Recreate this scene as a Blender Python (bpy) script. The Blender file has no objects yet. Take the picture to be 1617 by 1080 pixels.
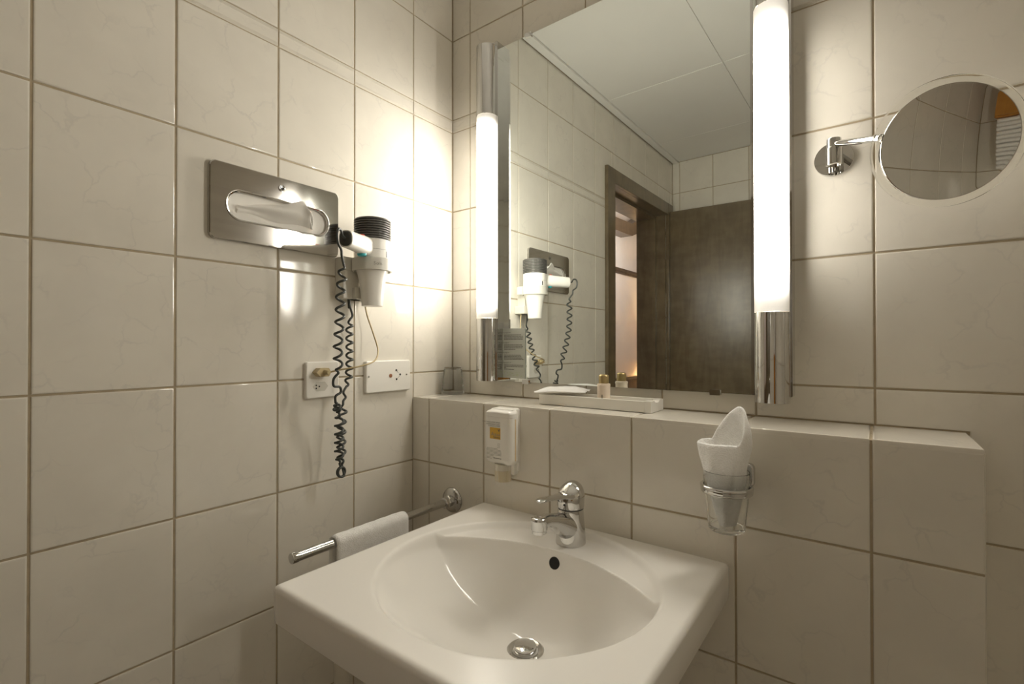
import bpy, bmesh, math, random
import numpy as np
from mathutils import Vector, Matrix
random.seed(7)
S = bpy.context.scene
COL = S.collection
PI = math.pi

# ------------------------------------------------------------------ camera
CAM = Vector((1.0708, -1.1187, 1.2402))
YAW, PITCH, ROLL, FPX = -0.6419, 0.0067, -0.0005, 769.0
cd = bpy.data.cameras.new('camera')
cam = bpy.data.objects.new('camera', cd)
COL.objects.link(cam)
S.camera = cam
cd.sensor_fit = 'HORIZONTAL'
cd.sensor_width = 36.0
cd.lens = 36.0 * FPX / 1617.0
cd.clip_start = 0.01
fw = Vector((math.sin(YAW)*math.cos(PITCH), math.cos(YAW)*math.cos(PITCH), math.sin(PITCH)))
rt = Vector((math.cos(YAW), -math.sin(YAW), 0))
up = rt.cross(fw)
r2 = rt*math.cos(ROLL) + up*math.sin(ROLL)
u2 = -rt*math.sin(ROLL) + up*math.cos(ROLL)
cam.matrix_world = Matrix(((r2.x, u2.x, -fw.x, CAM.x), (r2.y, u2.y, -fw.y, CAM.y), (r2.z, u2.z, -fw.z, CAM.z), (0, 0, 0, 1)))

# ------------------------------------------------------------------ world, exposure
w = bpy.data.worlds.new('world')
S.world = w
w.use_nodes = True
w.node_tree.nodes['Background'].inputs[0].default_value = (1.0, 0.85, 0.65, 1)
w.node_tree.nodes['Background'].inputs[1].default_value = 0.02
S.view_settings.view_transform = 'Standard'
S.view_settings.look = 'None'
S.view_settings.exposure = 1.00
S.cycles.max_bounces = 18
S.cycles.diffuse_bounces = 12
S.cycles.glossy_bounces = 8
S.cycles.transmission_bounces = 12
S.cycles.sample_clamp_indirect = 8.0
S.view_settings.gamma = 1.0
S.view_settings.use_curve_mapping = False
TUBE_STRENGTH = 24.0                      # the two fluorescent tubes beside the mirror
TUBE_COLOR = (1.0, 0.94, 0.825)

# ------------------------------------------------------------------ materials
def mat(name, color, rough=0.5, metal=0.0, **kw):
    m = bpy.data.materials.new(name)
    m.use_nodes = True
    b = m.node_tree.nodes['Principled BSDF']
    b.inputs['Base Color'].default_value = (*color, 1)
    b.inputs['Roughness'].default_value = rough
    b.inputs['Metallic'].default_value = metal
    for k, v in kw.items():
        b.inputs[k.replace('_', ' ')].default_value = v
    return m

def nodes(m):
    nt = m.node_tree
    return nt, nt.nodes, nt.links, nt.nodes['Principled BSDF']

def noise_tint(m, c1, c2, scale, detail=4, coord='Object', stretch=(1, 1, 1), bump=0.0, bscale=None):
    nt, N, L, b = nodes(m)
    tc = N.new('ShaderNodeTexCoord')
    mp = N.new('ShaderNodeMapping')
    mp.inputs['Scale'].default_value = stretch
    L.new(tc.outputs[coord], mp.inputs[0])
    n = N.new('ShaderNodeTexNoise')
    n.inputs['Scale'].default_value = scale
    n.inputs['Detail'].default_value = detail
    L.new(mp.outputs[0], n.inputs['Vector'])
    r = N.new('ShaderNodeValToRGB')
    r.color_ramp.elements[0].color = (*c1, 1)
    r.color_ramp.elements[0].position = 0.3
    r.color_ramp.elements[1].color = (*c2, 1)
    r.color_ramp.elements[1].position = 0.7
    L.new(n.outputs[0], r.inputs[0])
    L.new(r.outputs[0], b.inputs['Base Color'])
    if bump:
        n2 = N.new('ShaderNodeTexNoise')
        n2.inputs['Scale'].default_value = bscale or scale
        n2.inputs['Detail'].default_value = 3
        L.new(mp.outputs[0], n2.inputs['Vector'])
        bp = N.new('ShaderNodeBump')
        bp.inputs['Strength'].default_value = bump
        bp.inputs['Distance'].default_value = 0.002
        L.new(n2.outputs[0], bp.inputs['Height'])
        L.new(bp.outputs[0], b.inputs['Normal'])
    return m

def tile_material():
    m = mat('marbled_tile', (0.78, 0.74, 0.66), 0.09)
    nt, N, L, b = nodes(m)
    b.inputs['IOR'].default_value = 1.5
    g = N.new('ShaderNodeNewGeometry')
    oi = N.new('ShaderNodeObjectInfo')
    mul = N.new('ShaderNodeMath'); mul.operation = 'MULTIPLY'; mul.inputs[1].default_value = 37.0
    L.new(oi.outputs['Random'], mul.inputs[0])
    cmb = N.new('ShaderNodeCombineXYZ')
    for i in range(3):
        L.new(mul.outputs[0], cmb.inputs[i])
    add = N.new('ShaderNodeVectorMath'); add.operation = 'ADD'
    L.new(g.outputs['Position'], add.inputs[0]); L.new(cmb.outputs[0], add.inputs[1])
    # warp
    wn = N.new('ShaderNodeTexNoise'); wn.inputs['Scale'].default_value = 16.0; wn.inputs['Detail'].default_value = 5
    L.new(add.outputs[0], wn.inputs['Vector'])
    ws = N.new('ShaderNodeVectorMath'); ws.operation = 'SCALE'; ws.inputs['Scale'].default_value = 0.10
    L.new(wn.outputs['Color'], ws.inputs[0])
    wa = N.new('ShaderNodeVectorMath'); wa.operation = 'ADD'
    L.new(add.outputs[0], wa.inputs[0]); L.new(ws.outputs[0], wa.inputs[1])
    vo = N.new('ShaderNodeTexVoronoi'); vo.feature = 'DISTANCE_TO_EDGE'; vo.inputs['Scale'].default_value = 13.0
    L.new(wa.outputs[0], vo.inputs['Vector'])
    vr = N.new('ShaderNodeMapRange'); vr.inputs['From Min'].default_value = 0.0; vr.inputs['From Max'].default_value = 0.036
    vr.inputs['To Min'].default_value = 1.0; vr.inputs['To Max'].default_value = 0.0
    L.new(vo.outputs['Distance'], vr.inputs['Value'])
    mk = N.new('ShaderNodeTexNoise'); mk.inputs['Scale'].default_value = 14.0; mk.inputs['Detail'].default_value = 3
    L.new(add.outputs[0], mk.inputs['Vector'])
    mr = N.new('ShaderNodeMapRange'); mr.inputs['From Min'].default_value = 0.46; mr.inputs['From Max'].default_value = 0.64
    L.new(mk.outputs[0], mr.inputs['Value'])
    vm = N.new('ShaderNodeMath'); vm.operation = 'MULTIPLY'
    L.new(vr.outputs[0], vm.inputs[0]); L.new(mr.outputs[0], vm.inputs[1])
    vf = N.new('ShaderNodeMath'); vf.operation = 'MULTIPLY'; vf.inputs[1].default_value = 0.33
    L.new(vm.outputs[0], vf.inputs[0])
    cl = N.new('ShaderNodeTexNoise'); cl.inputs['Scale'].default_value = 7.0; cl.inputs['Detail'].default_value = 4
    L.new(wa.outputs[0], cl.inputs['Vector'])
    cr = N.new('ShaderNodeValToRGB')
    cr.color_ramp.elements[0].position = 0.32; cr.color_ramp.elements[0].color = (0.735, 0.700, 0.630, 1)
    cr.color_ramp.elements[1].position = 0.62; cr.color_ramp.elements[1].color = (0.785, 0.749, 0.674, 1)
    L.new(cl.outputs[0], cr.inputs[0])
    mx = N.new('ShaderNodeMix'); mx.data_type = 'RGBA'
    L.new(vf.outputs[0], mx.inputs['Factor'])
    L.new(cr.outputs[0], mx.inputs['A'])
    mx.inputs['B'].default_value = (0.55, 0.53, 0.50, 1)
    L.new(mx.outputs['Result'], b.inputs['Base Color'])
    bn = N.new('ShaderNodeTexNoise'); bn.inputs['Scale'].default_value = 11.0; bn.inputs['Detail'].default_value = 1
    L.new(add.outputs[0], bn.inputs['Vector'])
    bp = N.new('ShaderNodeBump'); bp.inputs['Strength'].default_value = 0.06; bp.inputs['Distance'].default_value = 0.01
    L.new(bn.outputs[0], bp.inputs['Height']); L.new(bp.outputs[0], b.inputs['Normal'])
    return m

def wood_material(name, c1, c2, rough=0.35):
    m = mat(name, c1, rough)
    nt, N, L, b = nodes(m)
    g = N.new('ShaderNodeNewGeometry')
    mp = N.new('ShaderNodeMapping'); mp.inputs['Scale'].default_value = (9, 9, 1.6)
    L.new(g.outputs['Position'], mp.inputs[0])
    n = N.new('ShaderNodeTexNoise'); n.inputs['Scale'].default_value = 2.2; n.inputs['Detail'].default_value = 7; n.inputs['Distortion'].default_value = 1.4
    L.new(mp.outputs[0], n.inputs['Vector'])
    n2 = N.new('ShaderNodeTexNoise'); n2.inputs['Scale'].default_value = 5.0; n2.inputs['Detail'].default_value = 6
    mp2 = N.new('ShaderNodeMapping'); mp2.inputs['Scale'].default_value = (2, 2, 4)
    L.new(g.outputs['Position'], mp2.inputs[0]); L.new(mp2.outputs[0], n2.inputs['Vector'])
    av = N.new('ShaderNodeMath'); av.operation = 'ADD'
    L.new(n.outputs[0], av.inputs[0]); L.new(n2.outputs[0], av.inputs[1])
    hf = N.new('ShaderNodeMath'); hf.operation = 'MULTIPLY'; hf.inputs[1].default_value = 0.5
    L.new(av.outputs[0], hf.inputs[0])
    b.inputs['Coat Weight'].default_value = 0.5; b.inputs['Coat Roughness'].default_value = 0.22
    r = N.new('ShaderNodeValToRGB')
    r.color_ramp.elements[0].position = 0.38; r.color_ramp.elements[0].color = (*c1, 1)
    r.color_ramp.elements[1].position = 0.62; r.color_ramp.elements[1].color = (*c2, 1)
    L.new(hf.outputs[0], r.inputs[0]); L.new(r.outputs[0], b.inputs['Base Color'])
    return m

M = {}
M['tile'] = tile_material()
M['grout'] = noise_tint(mat('grout', (0.45, 0.38, 0.27), 0.9), (0.40, 0.335, 0.235), (0.50, 0.42, 0.30), 40)
M['floor'] = noise_tint(mat('floor_tile', (0.3, 0.26, 0.2), 0.3), (0.52, 0.50, 0.46), (0.58, 0.56, 0.52), 12)
M['ceiling'] = noise_tint(mat('ceiling_panel', (0.80, 0.77, 0.70), 0.55), (0.84, 0.83, 0.80), (0.86, 0.85, 0.82), 4)
M['chrome'] = noise_tint(mat('chrome', (0.75, 0.75, 0.75), 0.045, 1.0), (0.63, 0.625, 0.61), (0.67, 0.665, 0.65), 30)
M['steel'] = noise_tint(mat('brushed_steel', (0.6, 0.58, 0.55), 0.085, 1.0, Anisotropic=0.5), (0.56, 0.545, 0.52), (0.64, 0.62, 0.59), 60, 5, stretch=(1, 0.06, 1))
M['mirror'] = noise_tint(mat('mirror_glass', (0.80, 0.84, 0.79), 0.0, 1.0), (0.87, 0.91, 0.885), (0.875, 0.915, 0.89), 2)
M['mirror_edge'] = noise_tint(mat('mirror_edge', (0.25, 0.30, 0.27), 0.2), (0.22, 0.27, 0.25), (0.28, 0.33, 0.3), 30)
M['ceramic'] = noise_tint(mat('white_ceramic', (0.80, 0.77, 0.71), 0.10, 0.0, IOR=1.5, Specular_IOR_Level=0.3), (0.86, 0.84, 0.80), (0.875, 0.855, 0.815), 3)
nt, N, L, b = nodes(M['ceramic'])
g_ = N.new('ShaderNodeNewGeometry'); s_ = N.new('ShaderNodeSeparateXYZ'); L.new(g_.outputs['Position'], s_.inputs[0])
r_ = N.new('ShaderNodeMapRange'); r_.inputs['From Min'].default_value = 0.820; r_.inputs['From Max'].default_value = 0.842
r_.inputs['To Min'].default_value = 0.08; r_.inputs['To Max'].default_value = 0.27
L.new(s_.outputs['Z'], r_.inputs['Value']); L.new(r_.outputs[0], b.inputs['Roughness'])
M['plastic'] = noise_tint(mat('white_plastic', (0.80, 0.78, 0.72), 0.28), (0.85, 0.83, 0.78), (0.88, 0.86, 0.81), 10)
M['plastic_grey'] = noise_tint(mat('light_grey_plastic', (0.66, 0.64, 0.58), 0.35), (0.64, 0.62, 0.56), (0.68, 0.66, 0.6), 10)
M['dark'] = noise_tint(mat('dark_plastic', (0.05, 0.05, 0.045), 0.4), (0.045, 0.045, 0.04), (0.06, 0.06, 0.055), 30)
M['grille'] = noise_tint(mat('grey_grille_plastic', (0.13, 0.125, 0.115), 0.3), (0.12, 0.115, 0.105), (0.14, 0.135, 0.125), 30)
M['cord'] = noise_tint(mat('dark_cord_rubber', (0.045, 0.05, 0.045), 0.38), (0.04, 0.045, 0.04), (0.055, 0.06, 0.055), 60)
M['beige'] = noise_tint(mat('beige_cord', (0.50, 0.40, 0.22), 0.45), (0.46, 0.37, 0.2), (0.54, 0.43, 0.25), 40)
M['red'] = noise_tint(mat('red_plastic', (0.75, 0.08, 0.03), 0.35), (0.7, 0.07, 0.03), (0.8, 0.1, 0.04), 40)
M['teal'] = noise_tint(mat('turquoise_plastic', (0.04, 0.42, 0.48), 0.3), (0.03, 0.38, 0.44), (0.05, 0.45, 0.5), 40)
M['brown'] = noise_tint(mat('brown_button', (0.30, 0.12, 0.05), 0.4), (0.27, 0.1, 0.045), (0.33, 0.14, 0.06), 40)
M['towel'] = noise_tint(mat('white_terry', (0.80, 0.79, 0.76), 0.95, Sheen_Weight=0.3, Subsurface_Weight=0.45, Subsurface_Scale=0.016, Subsurface_Radius=(0.8, 0.8, 0.8)), (0.86, 0.85, 0.82), (0.92, 0.91, 0.89), 120, bump=0.9, bscale=420)
M['paper'] = noise_tint(mat('tissue_paper', (0.86, 0.83, 0.77), 0.9, Subsurface_Weight=0.0), (0.89, 0.87, 0.83), (0.92, 0.90, 0.86), 20)
M['sachet'] = noise_tint(mat('white_sachet', (0.85, 0.84, 0.82), 0.4), (0.84, 0.83, 0.81), (0.87, 0.86, 0.84), 12, bump=0.35, bscale=60)
M['bottle'] = noise_tint(mat('cream_bottle', (0.82, 0.70, 0.58), 0.35), (0.81, 0.69, 0.57), (0.83, 0.71, 0.59), 10)
M['gold'] = noise_tint(mat('gold_cap', (0.52, 0.40, 0.20), 0.36, 0.85), (0.50, 0.385, 0.19), (0.54, 0.42, 0.21), 20)
M['goldprint'] = noise_tint(mat('golden_print', (0.66, 0.40, 0.06), 0.5), (0.64, 0.385, 0.055), (0.68, 0.42, 0.07), 20)
M['ink'] = noise_tint(mat('dark_ink', (0.10, 0.09, 0.075), 0.6), (0.09, 0.08, 0.07), (0.12, 0.11, 0.09), 40)
M['greyink'] = noise_tint(mat('grey_ink', (0.30, 0.29, 0.25), 0.6), (0.28, 0.27, 0.235), (0.32, 0.31, 0.27), 40)
M['greenink'] = noise_tint(mat('green_ink', (0.42, 0.50, 0.26), 0.6), (0.38, 0.47, 0.22), (0.48, 0.55, 0.34), 40)
M['card'] = noise_tint(mat('grey_card', (0.52, 0.54, 0.49), 0.5), (0.51, 0.53, 0.48), (0.53, 0.55, 0.5), 8)
M['wood'] = wood_material('dark_stained_wood', (0.125, 0.093, 0.052), (0.195, 0.148, 0.085), 0.28)
M['beam'] = wood_material('dark_beam_wood', (0.045, 0.028, 0.016), (0.075, 0.05, 0.03), 0.5)
M['plaster'] = noise_tint(mat('lilac_plaster', (0.62, 0.52, 0.50), 0.9), (0.60, 0.565, 0.545), (0.64, 0.605, 0.585), 5)
M['orange'] = noise_tint(mat('orange_cloth', (0.55, 0.22, 0.02), 0.9), (0.5, 0.2, 0.02), (0.6, 0.25, 0.03), 60)
M['shade'] = noise_tint(mat('lamp_shade', (0.9, 0.75, 0.5), 0.8), (0.88, 0.73, 0.48), (0.92, 0.77, 0.52), 20)
M['black'] = noise_tint(mat('black_hole', (0.012, 0.011, 0.01), 0.7), (0.01, 0.01, 0.009), (0.015, 0.013, 0.012), 20)
M['pipe'] = noise_tint(mat('white_pipe', (0.74, 0.70, 0.62), 0.3), (0.72, 0.68, 0.6), (0.76, 0.72, 0.64), 10)

def glass_material(name, color, rough=0.0, ior=1.45):
    m = mat(name, color, rough)
    b = m.node_tree.nodes['Principled BSDF']
    b.inputs['Transmission Weight'].default_value = 1.0
    b.inputs['IOR'].default_value = ior
    nt, N, L, b = nodes(m)
    tc = N.new('ShaderNodeTexCoord')
    n = N.new('ShaderNodeTexNoise'); n.inputs['Scale'].default_value = 3
    L.new(tc.outputs['Object'], n.inputs['Vector'])
    r = N.new('ShaderNodeValToRGB')
    r.color_ramp.elements[0].color = (*color, 1)
    r.color_ramp.elements[1].color = (*[min(1, c*1.01) for c in color], 1)
    L.new(n.outputs[0], r.inputs[0]); L.new(r.outputs[0], b.inputs['Base Color'])
    return m
M['glass'] = glass_material('clear_glass', (0.985, 0.995, 0.985))
M['acrylic'] = glass_material('clear_acrylic', (0.97, 0.97, 0.95), 0.0, 1.28)
M['liquid'] = noise_tint(mat('soapy_neck', (0.66, 0.58, 0.40), 0.3, Transmission_Weight=0.3), (0.64, 0.56, 0.385), (0.68, 0.60, 0.42), 20)
M['frost'] = noise_tint(mat('frosted_neck', (0.74, 0.70, 0.60), 0.35, Transmission_Weight=0.3), (0.72, 0.68, 0.58), (0.76, 0.72, 0.62), 20)

def tube_material(z0, z1, fade0, fade1, power):
    """opal tube: full output along the lamp, weaker past the ends of the inner fluorescent tube"""
    m = mat('opal_tube', (0.85, 0.82, 0.76), 0.35)
    nt, N, L, b = nodes(m)
    g = N.new('ShaderNodeNewGeometry')
    sp = N.new('ShaderNodeSeparateXYZ'); L.new(g.outputs['Position'], sp.inputs[0])
    def end(z_end, z_full):
        r = N.new('ShaderNodeMapRange'); r.inputs['From Min'].default_value = z_end; r.inputs['From Max'].default_value = z_full
        L.new(sp.outputs['Z'], r.inputs['Value'])
        q = N.new('ShaderNodeMath'); q.operation = 'POWER'; q.inputs[1].default_value = 3.2
        L.new(r.outputs[0], q.inputs[0])
        k = N.new('ShaderNodeMapRange'); k.inputs['To Min'].default_value = 0.012
        L.new(q.outputs[0], k.inputs['Value'])
        return k
    a = end(z0, z0 + fade0)
    c = end(z1, z1 - fade1)
    mu = N.new('ShaderNodeMath'); mu.operation = 'MULTIPLY'
    L.new(a.outputs[0], mu.inputs[0]); L.new(c.outputs[0], mu.inputs[1])
    ms = N.new('ShaderNodeMath'); ms.operation = 'MULTIPLY'; ms.inputs[1].default_value = TUBE_STRENGTH*power
    L.new(mu.outputs[0], ms.inputs[0])
    # emission graded by surface normal: sides dimmed so the adjoining walls get less
    sn = N.new('ShaderNodeSeparateXYZ'); L.new(g.outputs['True Normal'], sn.inputs[0])
    fr = N.new('ShaderNodeMapRange'); fr.inputs['From Min'].default_value = 0.0; fr.inputs['From Max'].default_value = -1.0
    fr.inputs['To Min'].default_value = 0.22; fr.inputs['To Max'].default_value = 1.0
    L.new(sn.outputs['Y'], fr.inputs['Value'])
    mf = N.new('ShaderNodeMath'); mf.operation = 'MULTIPLY'
    L.new(mu.outputs[0], mf.inputs[0]); L.new(fr.outputs[0], mf.inputs[1])
    L.new(mf.outputs[0], ms.inputs[0])
    b.inputs['Emission Color'].default_value = (*TUBE_COLOR, 1)
    L.new(ms.outputs[0], b.inputs['Emission Strength'])
    return m

# ------------------------------------------------------------------ mesh helpers
def mkobj(name, bm, m, parent=None, smooth=None, keep=False):
    """link a bmesh (in world coordinates) as one mesh object, origin at its centre"""
    if bm.verts and not keep:
        lo = Vector([min(v.co[i] for v in bm.verts) for i in range(3)])
        hi = Vector([max(v.co[i] for v in bm.verts) for i in range(3)])
        c = (lo + hi) / 2
        bmesh.ops.translate(bm, verts=bm.verts, vec=-c)
    else:
        c = Vector((0, 0, 0))
    me = bpy.data.meshes.new(name)
    bm.to_mesh(me); bm.free()
    o = bpy.data.objects.new(name, me)
    COL.objects.link(o)
    me.materials.append(M[m] if isinstance(m, str) else m)
    if smooth is not None:
        me.polygons.foreach_set('use_smooth', [True] * len(me.polygons))
        if smooth < 179:
            ang = math.radians(smooth)
            me.update()
            b2 = bmesh.new(); b2.from_mesh(me)
            for e in b2.edges:
                if len(e.link_faces) == 2:
                    try:
                        if e.calc_face_angle() > ang:
                            e.smooth = False
                    except ValueError:
                        pass
            b2.to_mesh(me); b2.free()
    if smooth is not None and smooth < 179:
        wn = o.modifiers.new('weighted_normal', 'WEIGHTED_NORMAL'); wn.keep_sharp = True
    off = Vector((0, 0, 0))
    p = parent
    while p is not None:
        off += p.location
        p = p.parent
    o.location = c - off
    if parent is not None:
        o.parent = parent
    return o

def thing(name, label, cat, loc, group=None):
    o = bpy.data.objects.new(name, None)
    COL.objects.link(o)
    o.location = loc
    o.empty_display_size = 0.05
    return tag(o, label, cat, group)

def tag(o, label, cat, group=None):
    o['label'] = label; o['category'] = cat
    if group:
        o['group'] = group
    return o

def struct(o, label, cat):
    o['kind'] = 'structure'; o['label'] = label; o['category'] = cat
    return o

def nb():
    return bmesh.new()

def box(bm, x0, x1, y0, y1, z0, z1, bev=0.0, seg=2):
    r = bmesh.ops.create_cube(bm, size=1.0)
    vs = r['verts']
    for v in vs:
        v.co = Vector(((x0+x1)/2 + v.co.x*(x1-x0), (y0+y1)/2 + v.co.y*(y1-y0), (z0+z1)/2 + v.co.z*(z1-z0)))
    if bev:
        es = list({e for v in vs for e in v.link_edges})
        bmesh.ops.bevel(bm, geom=es, offset=bev, segments=seg, affect='EDGES', profile=0.5)
    return bm

def frame_of(axis):
    a = Vector(axis).normalized()
    t = Vector((0, 0, 1)) if abs(a.z) < 0.9 else Vector((1, 0, 0))
    u = t.cross(a).normalized()
    return u, a.cross(u).normalized(), a

def lathe(bm, prof, origin=(0, 0, 0), axis=(0, 0, 1), seg=32, caps=True, ell=(1, 1)):
    """prof: list of (radius, height along axis)"""
    u, v, a = frame_of(axis)
    o = Vector(origin)
    rings = []
    for r, h in prof:
        if r < 1e-6:
            rings.append([bm.verts.new(o + a*h)])
        else:
            rings.append([bm.verts.new(o + a*h + u*(r*ell[0]*math.cos(2*PI*i/seg)) + v*(r*ell[1]*math.sin(2*PI*i/seg))) for i in range(seg)])
    skin(bm, rings, True, caps)
    return bm

def skin(bm, rings, closed=True, caps=True):
    for A, B in zip(rings, rings[1:]):
        n = max(len(A), len(B))
        last = n if closed else n-1
        for i in range(last):
            j = (i+1) % n
            try:
                if len(A) == 1 and len(B) > 1:
                    bm.faces.new((A[0], B[j], B[i])[::-1])
                elif len(B) == 1 and len(A) > 1:
                    bm.faces.new((A[i], A[j], B[0]))
                elif len(A) > 1:
                    bm.faces.new((A[i], A[j], B[j], B[i]))
            except ValueError:
                pass
    if caps and closed:
        if len(rings[0]) > 2:
            bm.faces.new(rings[0][::-1])
        if len(rings[-1]) > 2:
            bm.faces.new(rings[-1])

def tube(bm, pts, rad, seg=10, caps=True):
    pts = [Vector(p) for p in pts]
    n = len(pts)
    rings = []
    u = None
    for i, p in enumerate(pts):
        t = (pts[min(i+1, n-1)] - pts[max(i-1, 0)]).normalized()
        if u is None:
            u, v, _ = frame_of(t)
        else:
            u = (u - t*u.dot(t)).normalized()
        v = t.cross(u)
        r = rad[i] if isinstance(rad, (list, tuple)) else rad
        rings.append([bm.verts.new(p + u*(r*math.cos(2*PI*k/seg)) + v*(r*math.sin(2*PI*k/seg))) for k in range(seg)])
    skin(bm, rings, True, caps)
    return bm

def spline(P, n=12):
    P = [Vector(p) for p in P]
    out = []
    for i in range(len(P)-1):
        p0, p1, p2, p3 = P[max(i-1, 0)], P[i], P[i+1], P[min(i+2, len(P)-1)]
        for k in range(n):
            t = k/n
            out.append(0.5*((2*p1) + (p2-p0)*t + (2*p0-5*p1+4*p2-p3)*t*t + (3*p1-p0-3*p2+p3)*t**3))
    out.append(P[-1])
    return out

def prism(bm, poly, fn, w0, w1):
    """poly in (u,v); fn(u,v,w)->world ; extruded from w0 to w1"""
    A = [bm.verts.new(fn(a, b, w0)) for a, b in poly]
    B = [bm.verts.new(fn(a, b, w1)) for a, b in poly]
    skin(bm, [A, B], True, True)
    bmesh.ops.recalc_face_normals(bm, faces=bm.faces)
    return bm

def rrect(u0, u1, v0, v1, r, seg=6):
    out = []
    for cx, cy, a0 in ((u1-r, v1-r, 0), (u0+r, v1-r, 90), (u0+r, v0+r, 180), (u1-r, v0+r, 270)):
        for k in range(seg+1):
            a = math.radians(a0 + 90*k/seg)
            out.append((cx + r*math.cos(a), cy + r*math.sin(a)))
    return out

def fX(x0=0.0):      # plate on the left wall: u = y, v = z, w = out of the wall
    return lambda u, v, w: Vector((x0 + w, u, v))
def fY(y0=0.0):      # on a wall facing -y: u = x, v = z
    return lambda u, v, w: Vector((u, y0 - w, v))

def plate(bm, poly, fn, w0, w1, bev):
    """extruded outline with a rounded front edge"""
    cu = sum(p[0] for p in poly)/len(poly); cv = sum(p[1] for p in poly)/len(poly)
    us = [p[0] for p in poly]; vs = [p[1] for p in poly]
    hu = (max(us)-min(us))/2; hv = (max(vs)-min(vs))/2
    rings = []
    def ring(ins, w):
        return [bm.verts.new(fn(cu+(a-cu)*(hu-ins)/hu, cv+(b-cv)*(hv-ins)/hv, w)) for a, b in poly]
    rings.append(ring(0, w0))
    for k in range(4):
        a = PI/2*k/3
        rings.append(ring(bev*(1-math.cos(a)), w1-bev+bev*math.sin(a)))
    skin(bm, rings, True, True)
    bmesh.ops.recalc_face_normals(bm, faces=bm.faces)
    return bm

_text_cache = {}
def text_mesh(name, s, size, mtx, m, parent, align='LEFT'):
    cu = bpy.data.curves.new(name, 'FONT')
    cu.body = s; cu.size = size; cu.align_x = align; cu.extrude = 0.00005
    cu.resolution_u = 3
    o = bpy.data.objects.new(name, cu)
    COL.objects.link(o)
    dg = bpy.context.evaluated_depsgraph_get()
    me = bpy.data.meshes.new_from_object(o.evaluated_get(dg))
    bpy.data.objects.remove(o); bpy.data.curves.remove(cu)
    me.transform(mtx)
    bm = bmesh.new(); bm.from_mesh(me); bpy.data.meshes.remove(me)
    return mkobj(name, bm, m, parent)

def mtx_Y(x, y, z):      # text facing -y
    return Matrix(((1, 0, 0, x), (0, 0, -1, y), (0, 1, 0, z), (0, 0, 0, 1)))

# ------------------------------------------------------------------ room dimensions (metres)
TW, TH = 0.1991, 0.25          # tile pitch
JT = 0.0034                    # joint width
Z0 = 1.6606                    # a joint row
ROWS = [Z0-TH*k for k in range(7, -2, -1)]      # ... up to 1.9106
ROWS = [z for z in ROWS if z > 0.02]
BAND0, BAND1 = Z0+TH, Z0+TH+0.0405
TOPR = [BAND1, BAND1+TH, BAND1+2*TH]
CEIL = 2.398
LX, RX, BY, RY = 0.0, 2.0, 0.0, -1.99
LEDGE_D, LEDGE_Z, LEDGE_X = 0.1659, 1.0924, 1.1951

# ------------------------------------------------------------------ tiles
_tiles = {}
def tile_mesh(poly, th=0.008, bev=0.0022):
    key = (tuple((round(a, 4), round(b, 4)) for a, b in poly), th)
    if key in _tiles:
        return _tiles[key]
    bm = nb()
    vs = [bm.verts.new((a, b, 0)) for a, b in poly]
    f = bm.faces.new(vs)
    r = bmesh.ops.extrude_face_region(bm, geom=[f])
    lo = [g for g in r['geom'] if isinstance(g, bmesh.types.BMVert)]
    bmesh.ops.translate(bm, verts=lo, vec=(0, 0, -th))
    bmesh.ops.recalc_face_normals(bm, faces=bm.faces)
    es = [e for e in bm.edges if all(abs(v.co.z) < 1e-6 for v in e.verts)]
    bmesh.ops.bevel(bm, geom=es, offset=bev, segments=2, affect='EDGES', profile=0.5)
    bmesh.ops.recalc_face_normals(bm, faces=bm.faces)
    tf = max((f for f in bm.faces if f.normal.z > 0.99), key=lambda f: f.calc_area())
    bmesh.ops.inset_region(bm, faces=[tf], thickness=0.0008)
    me = bpy.data.meshes.new('tile')
    bm.to_mesh(me); bm.free()
    me.materials.append(M['tile'])
    me.polygons.foreach_set('use_smooth', [True]*len(me.polygons))
    b2 = bmesh.new(); b2.from_mesh(me)
    for e in b2.edges:
        if len(e.link_faces) == 2 and e.calc_face_angle(0) > 0.6:
            e.smooth = False
    b2.to_mesh(me); b2.free()
    _tiles[key] = me
    return me

def band_mesh(wd, ht=0.0405, th=0.008):
    key = ('band', round(wd, 4))
    if key in _tiles:
        return _tiles[key]
    g = JT/2
    prof = [(-ht/2+0.0010, -th), (-ht/2+0.0010, -0.0016)]
    def ridge(c):
        return [(c-0.0009, -0.0014), (c-0.0005, 0.0004), (c+0.0005, 0.0004), (c+0.0009, -0.0014)]
    for c in (-ht/2+0.0026, -ht/2+0.0047, -ht/2+0.0068):
        prof += ridge(c)
    prof += [(-ht/2+0.0082, -0.0002), (ht/2-0.0082, -0.0002)]
    for c in (ht/2-0.0068, ht/2-0.0047, ht/2-0.0026):
        prof += ridge(c)
    prof += [(ht/2-0.0010, -0.0016), (ht/2-0.0010, -th)]
    bm = nb()
    A = [bm.verts.new((-wd/2, v, w)) for v, w in prof]
    B = [bm.verts.new((wd/2, v, w)) for v, w in prof]
    for i in range(len(prof)-1):
        bm.faces.new((A[i], B[i], B[i+1], A[i+1]))
    bm.faces.new(A[::-1]); bm.faces.new(B)
    bmesh.ops.recalc_face_normals(bm, faces=bm.faces)
    me = bpy.data.meshes.new('border_tile')
    bm.to_mesh(me); bm.free()
    me.materials.append(M['tile'])
    _tiles[key] = me
    return me

BASIS = {'L': ((0, 1, 0), (0, 0, 1), (1, 0, 0)), 'B': ((1, 0, 0), (0, 0, 1), (0, -1, 0)),
         'R': ((0, -1, 0), (0, 0, 1), (-1, 0, 0)), 'F': ((-1, 0, 0), (0, 0, 1), (0, 1, 0)),
         'T': ((1, 0, 0), (0, 1, 0), (0, 0, 1)), 'E': ((0, 1, 0), (0, 0, 1), (1, 0, 0))}

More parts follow.
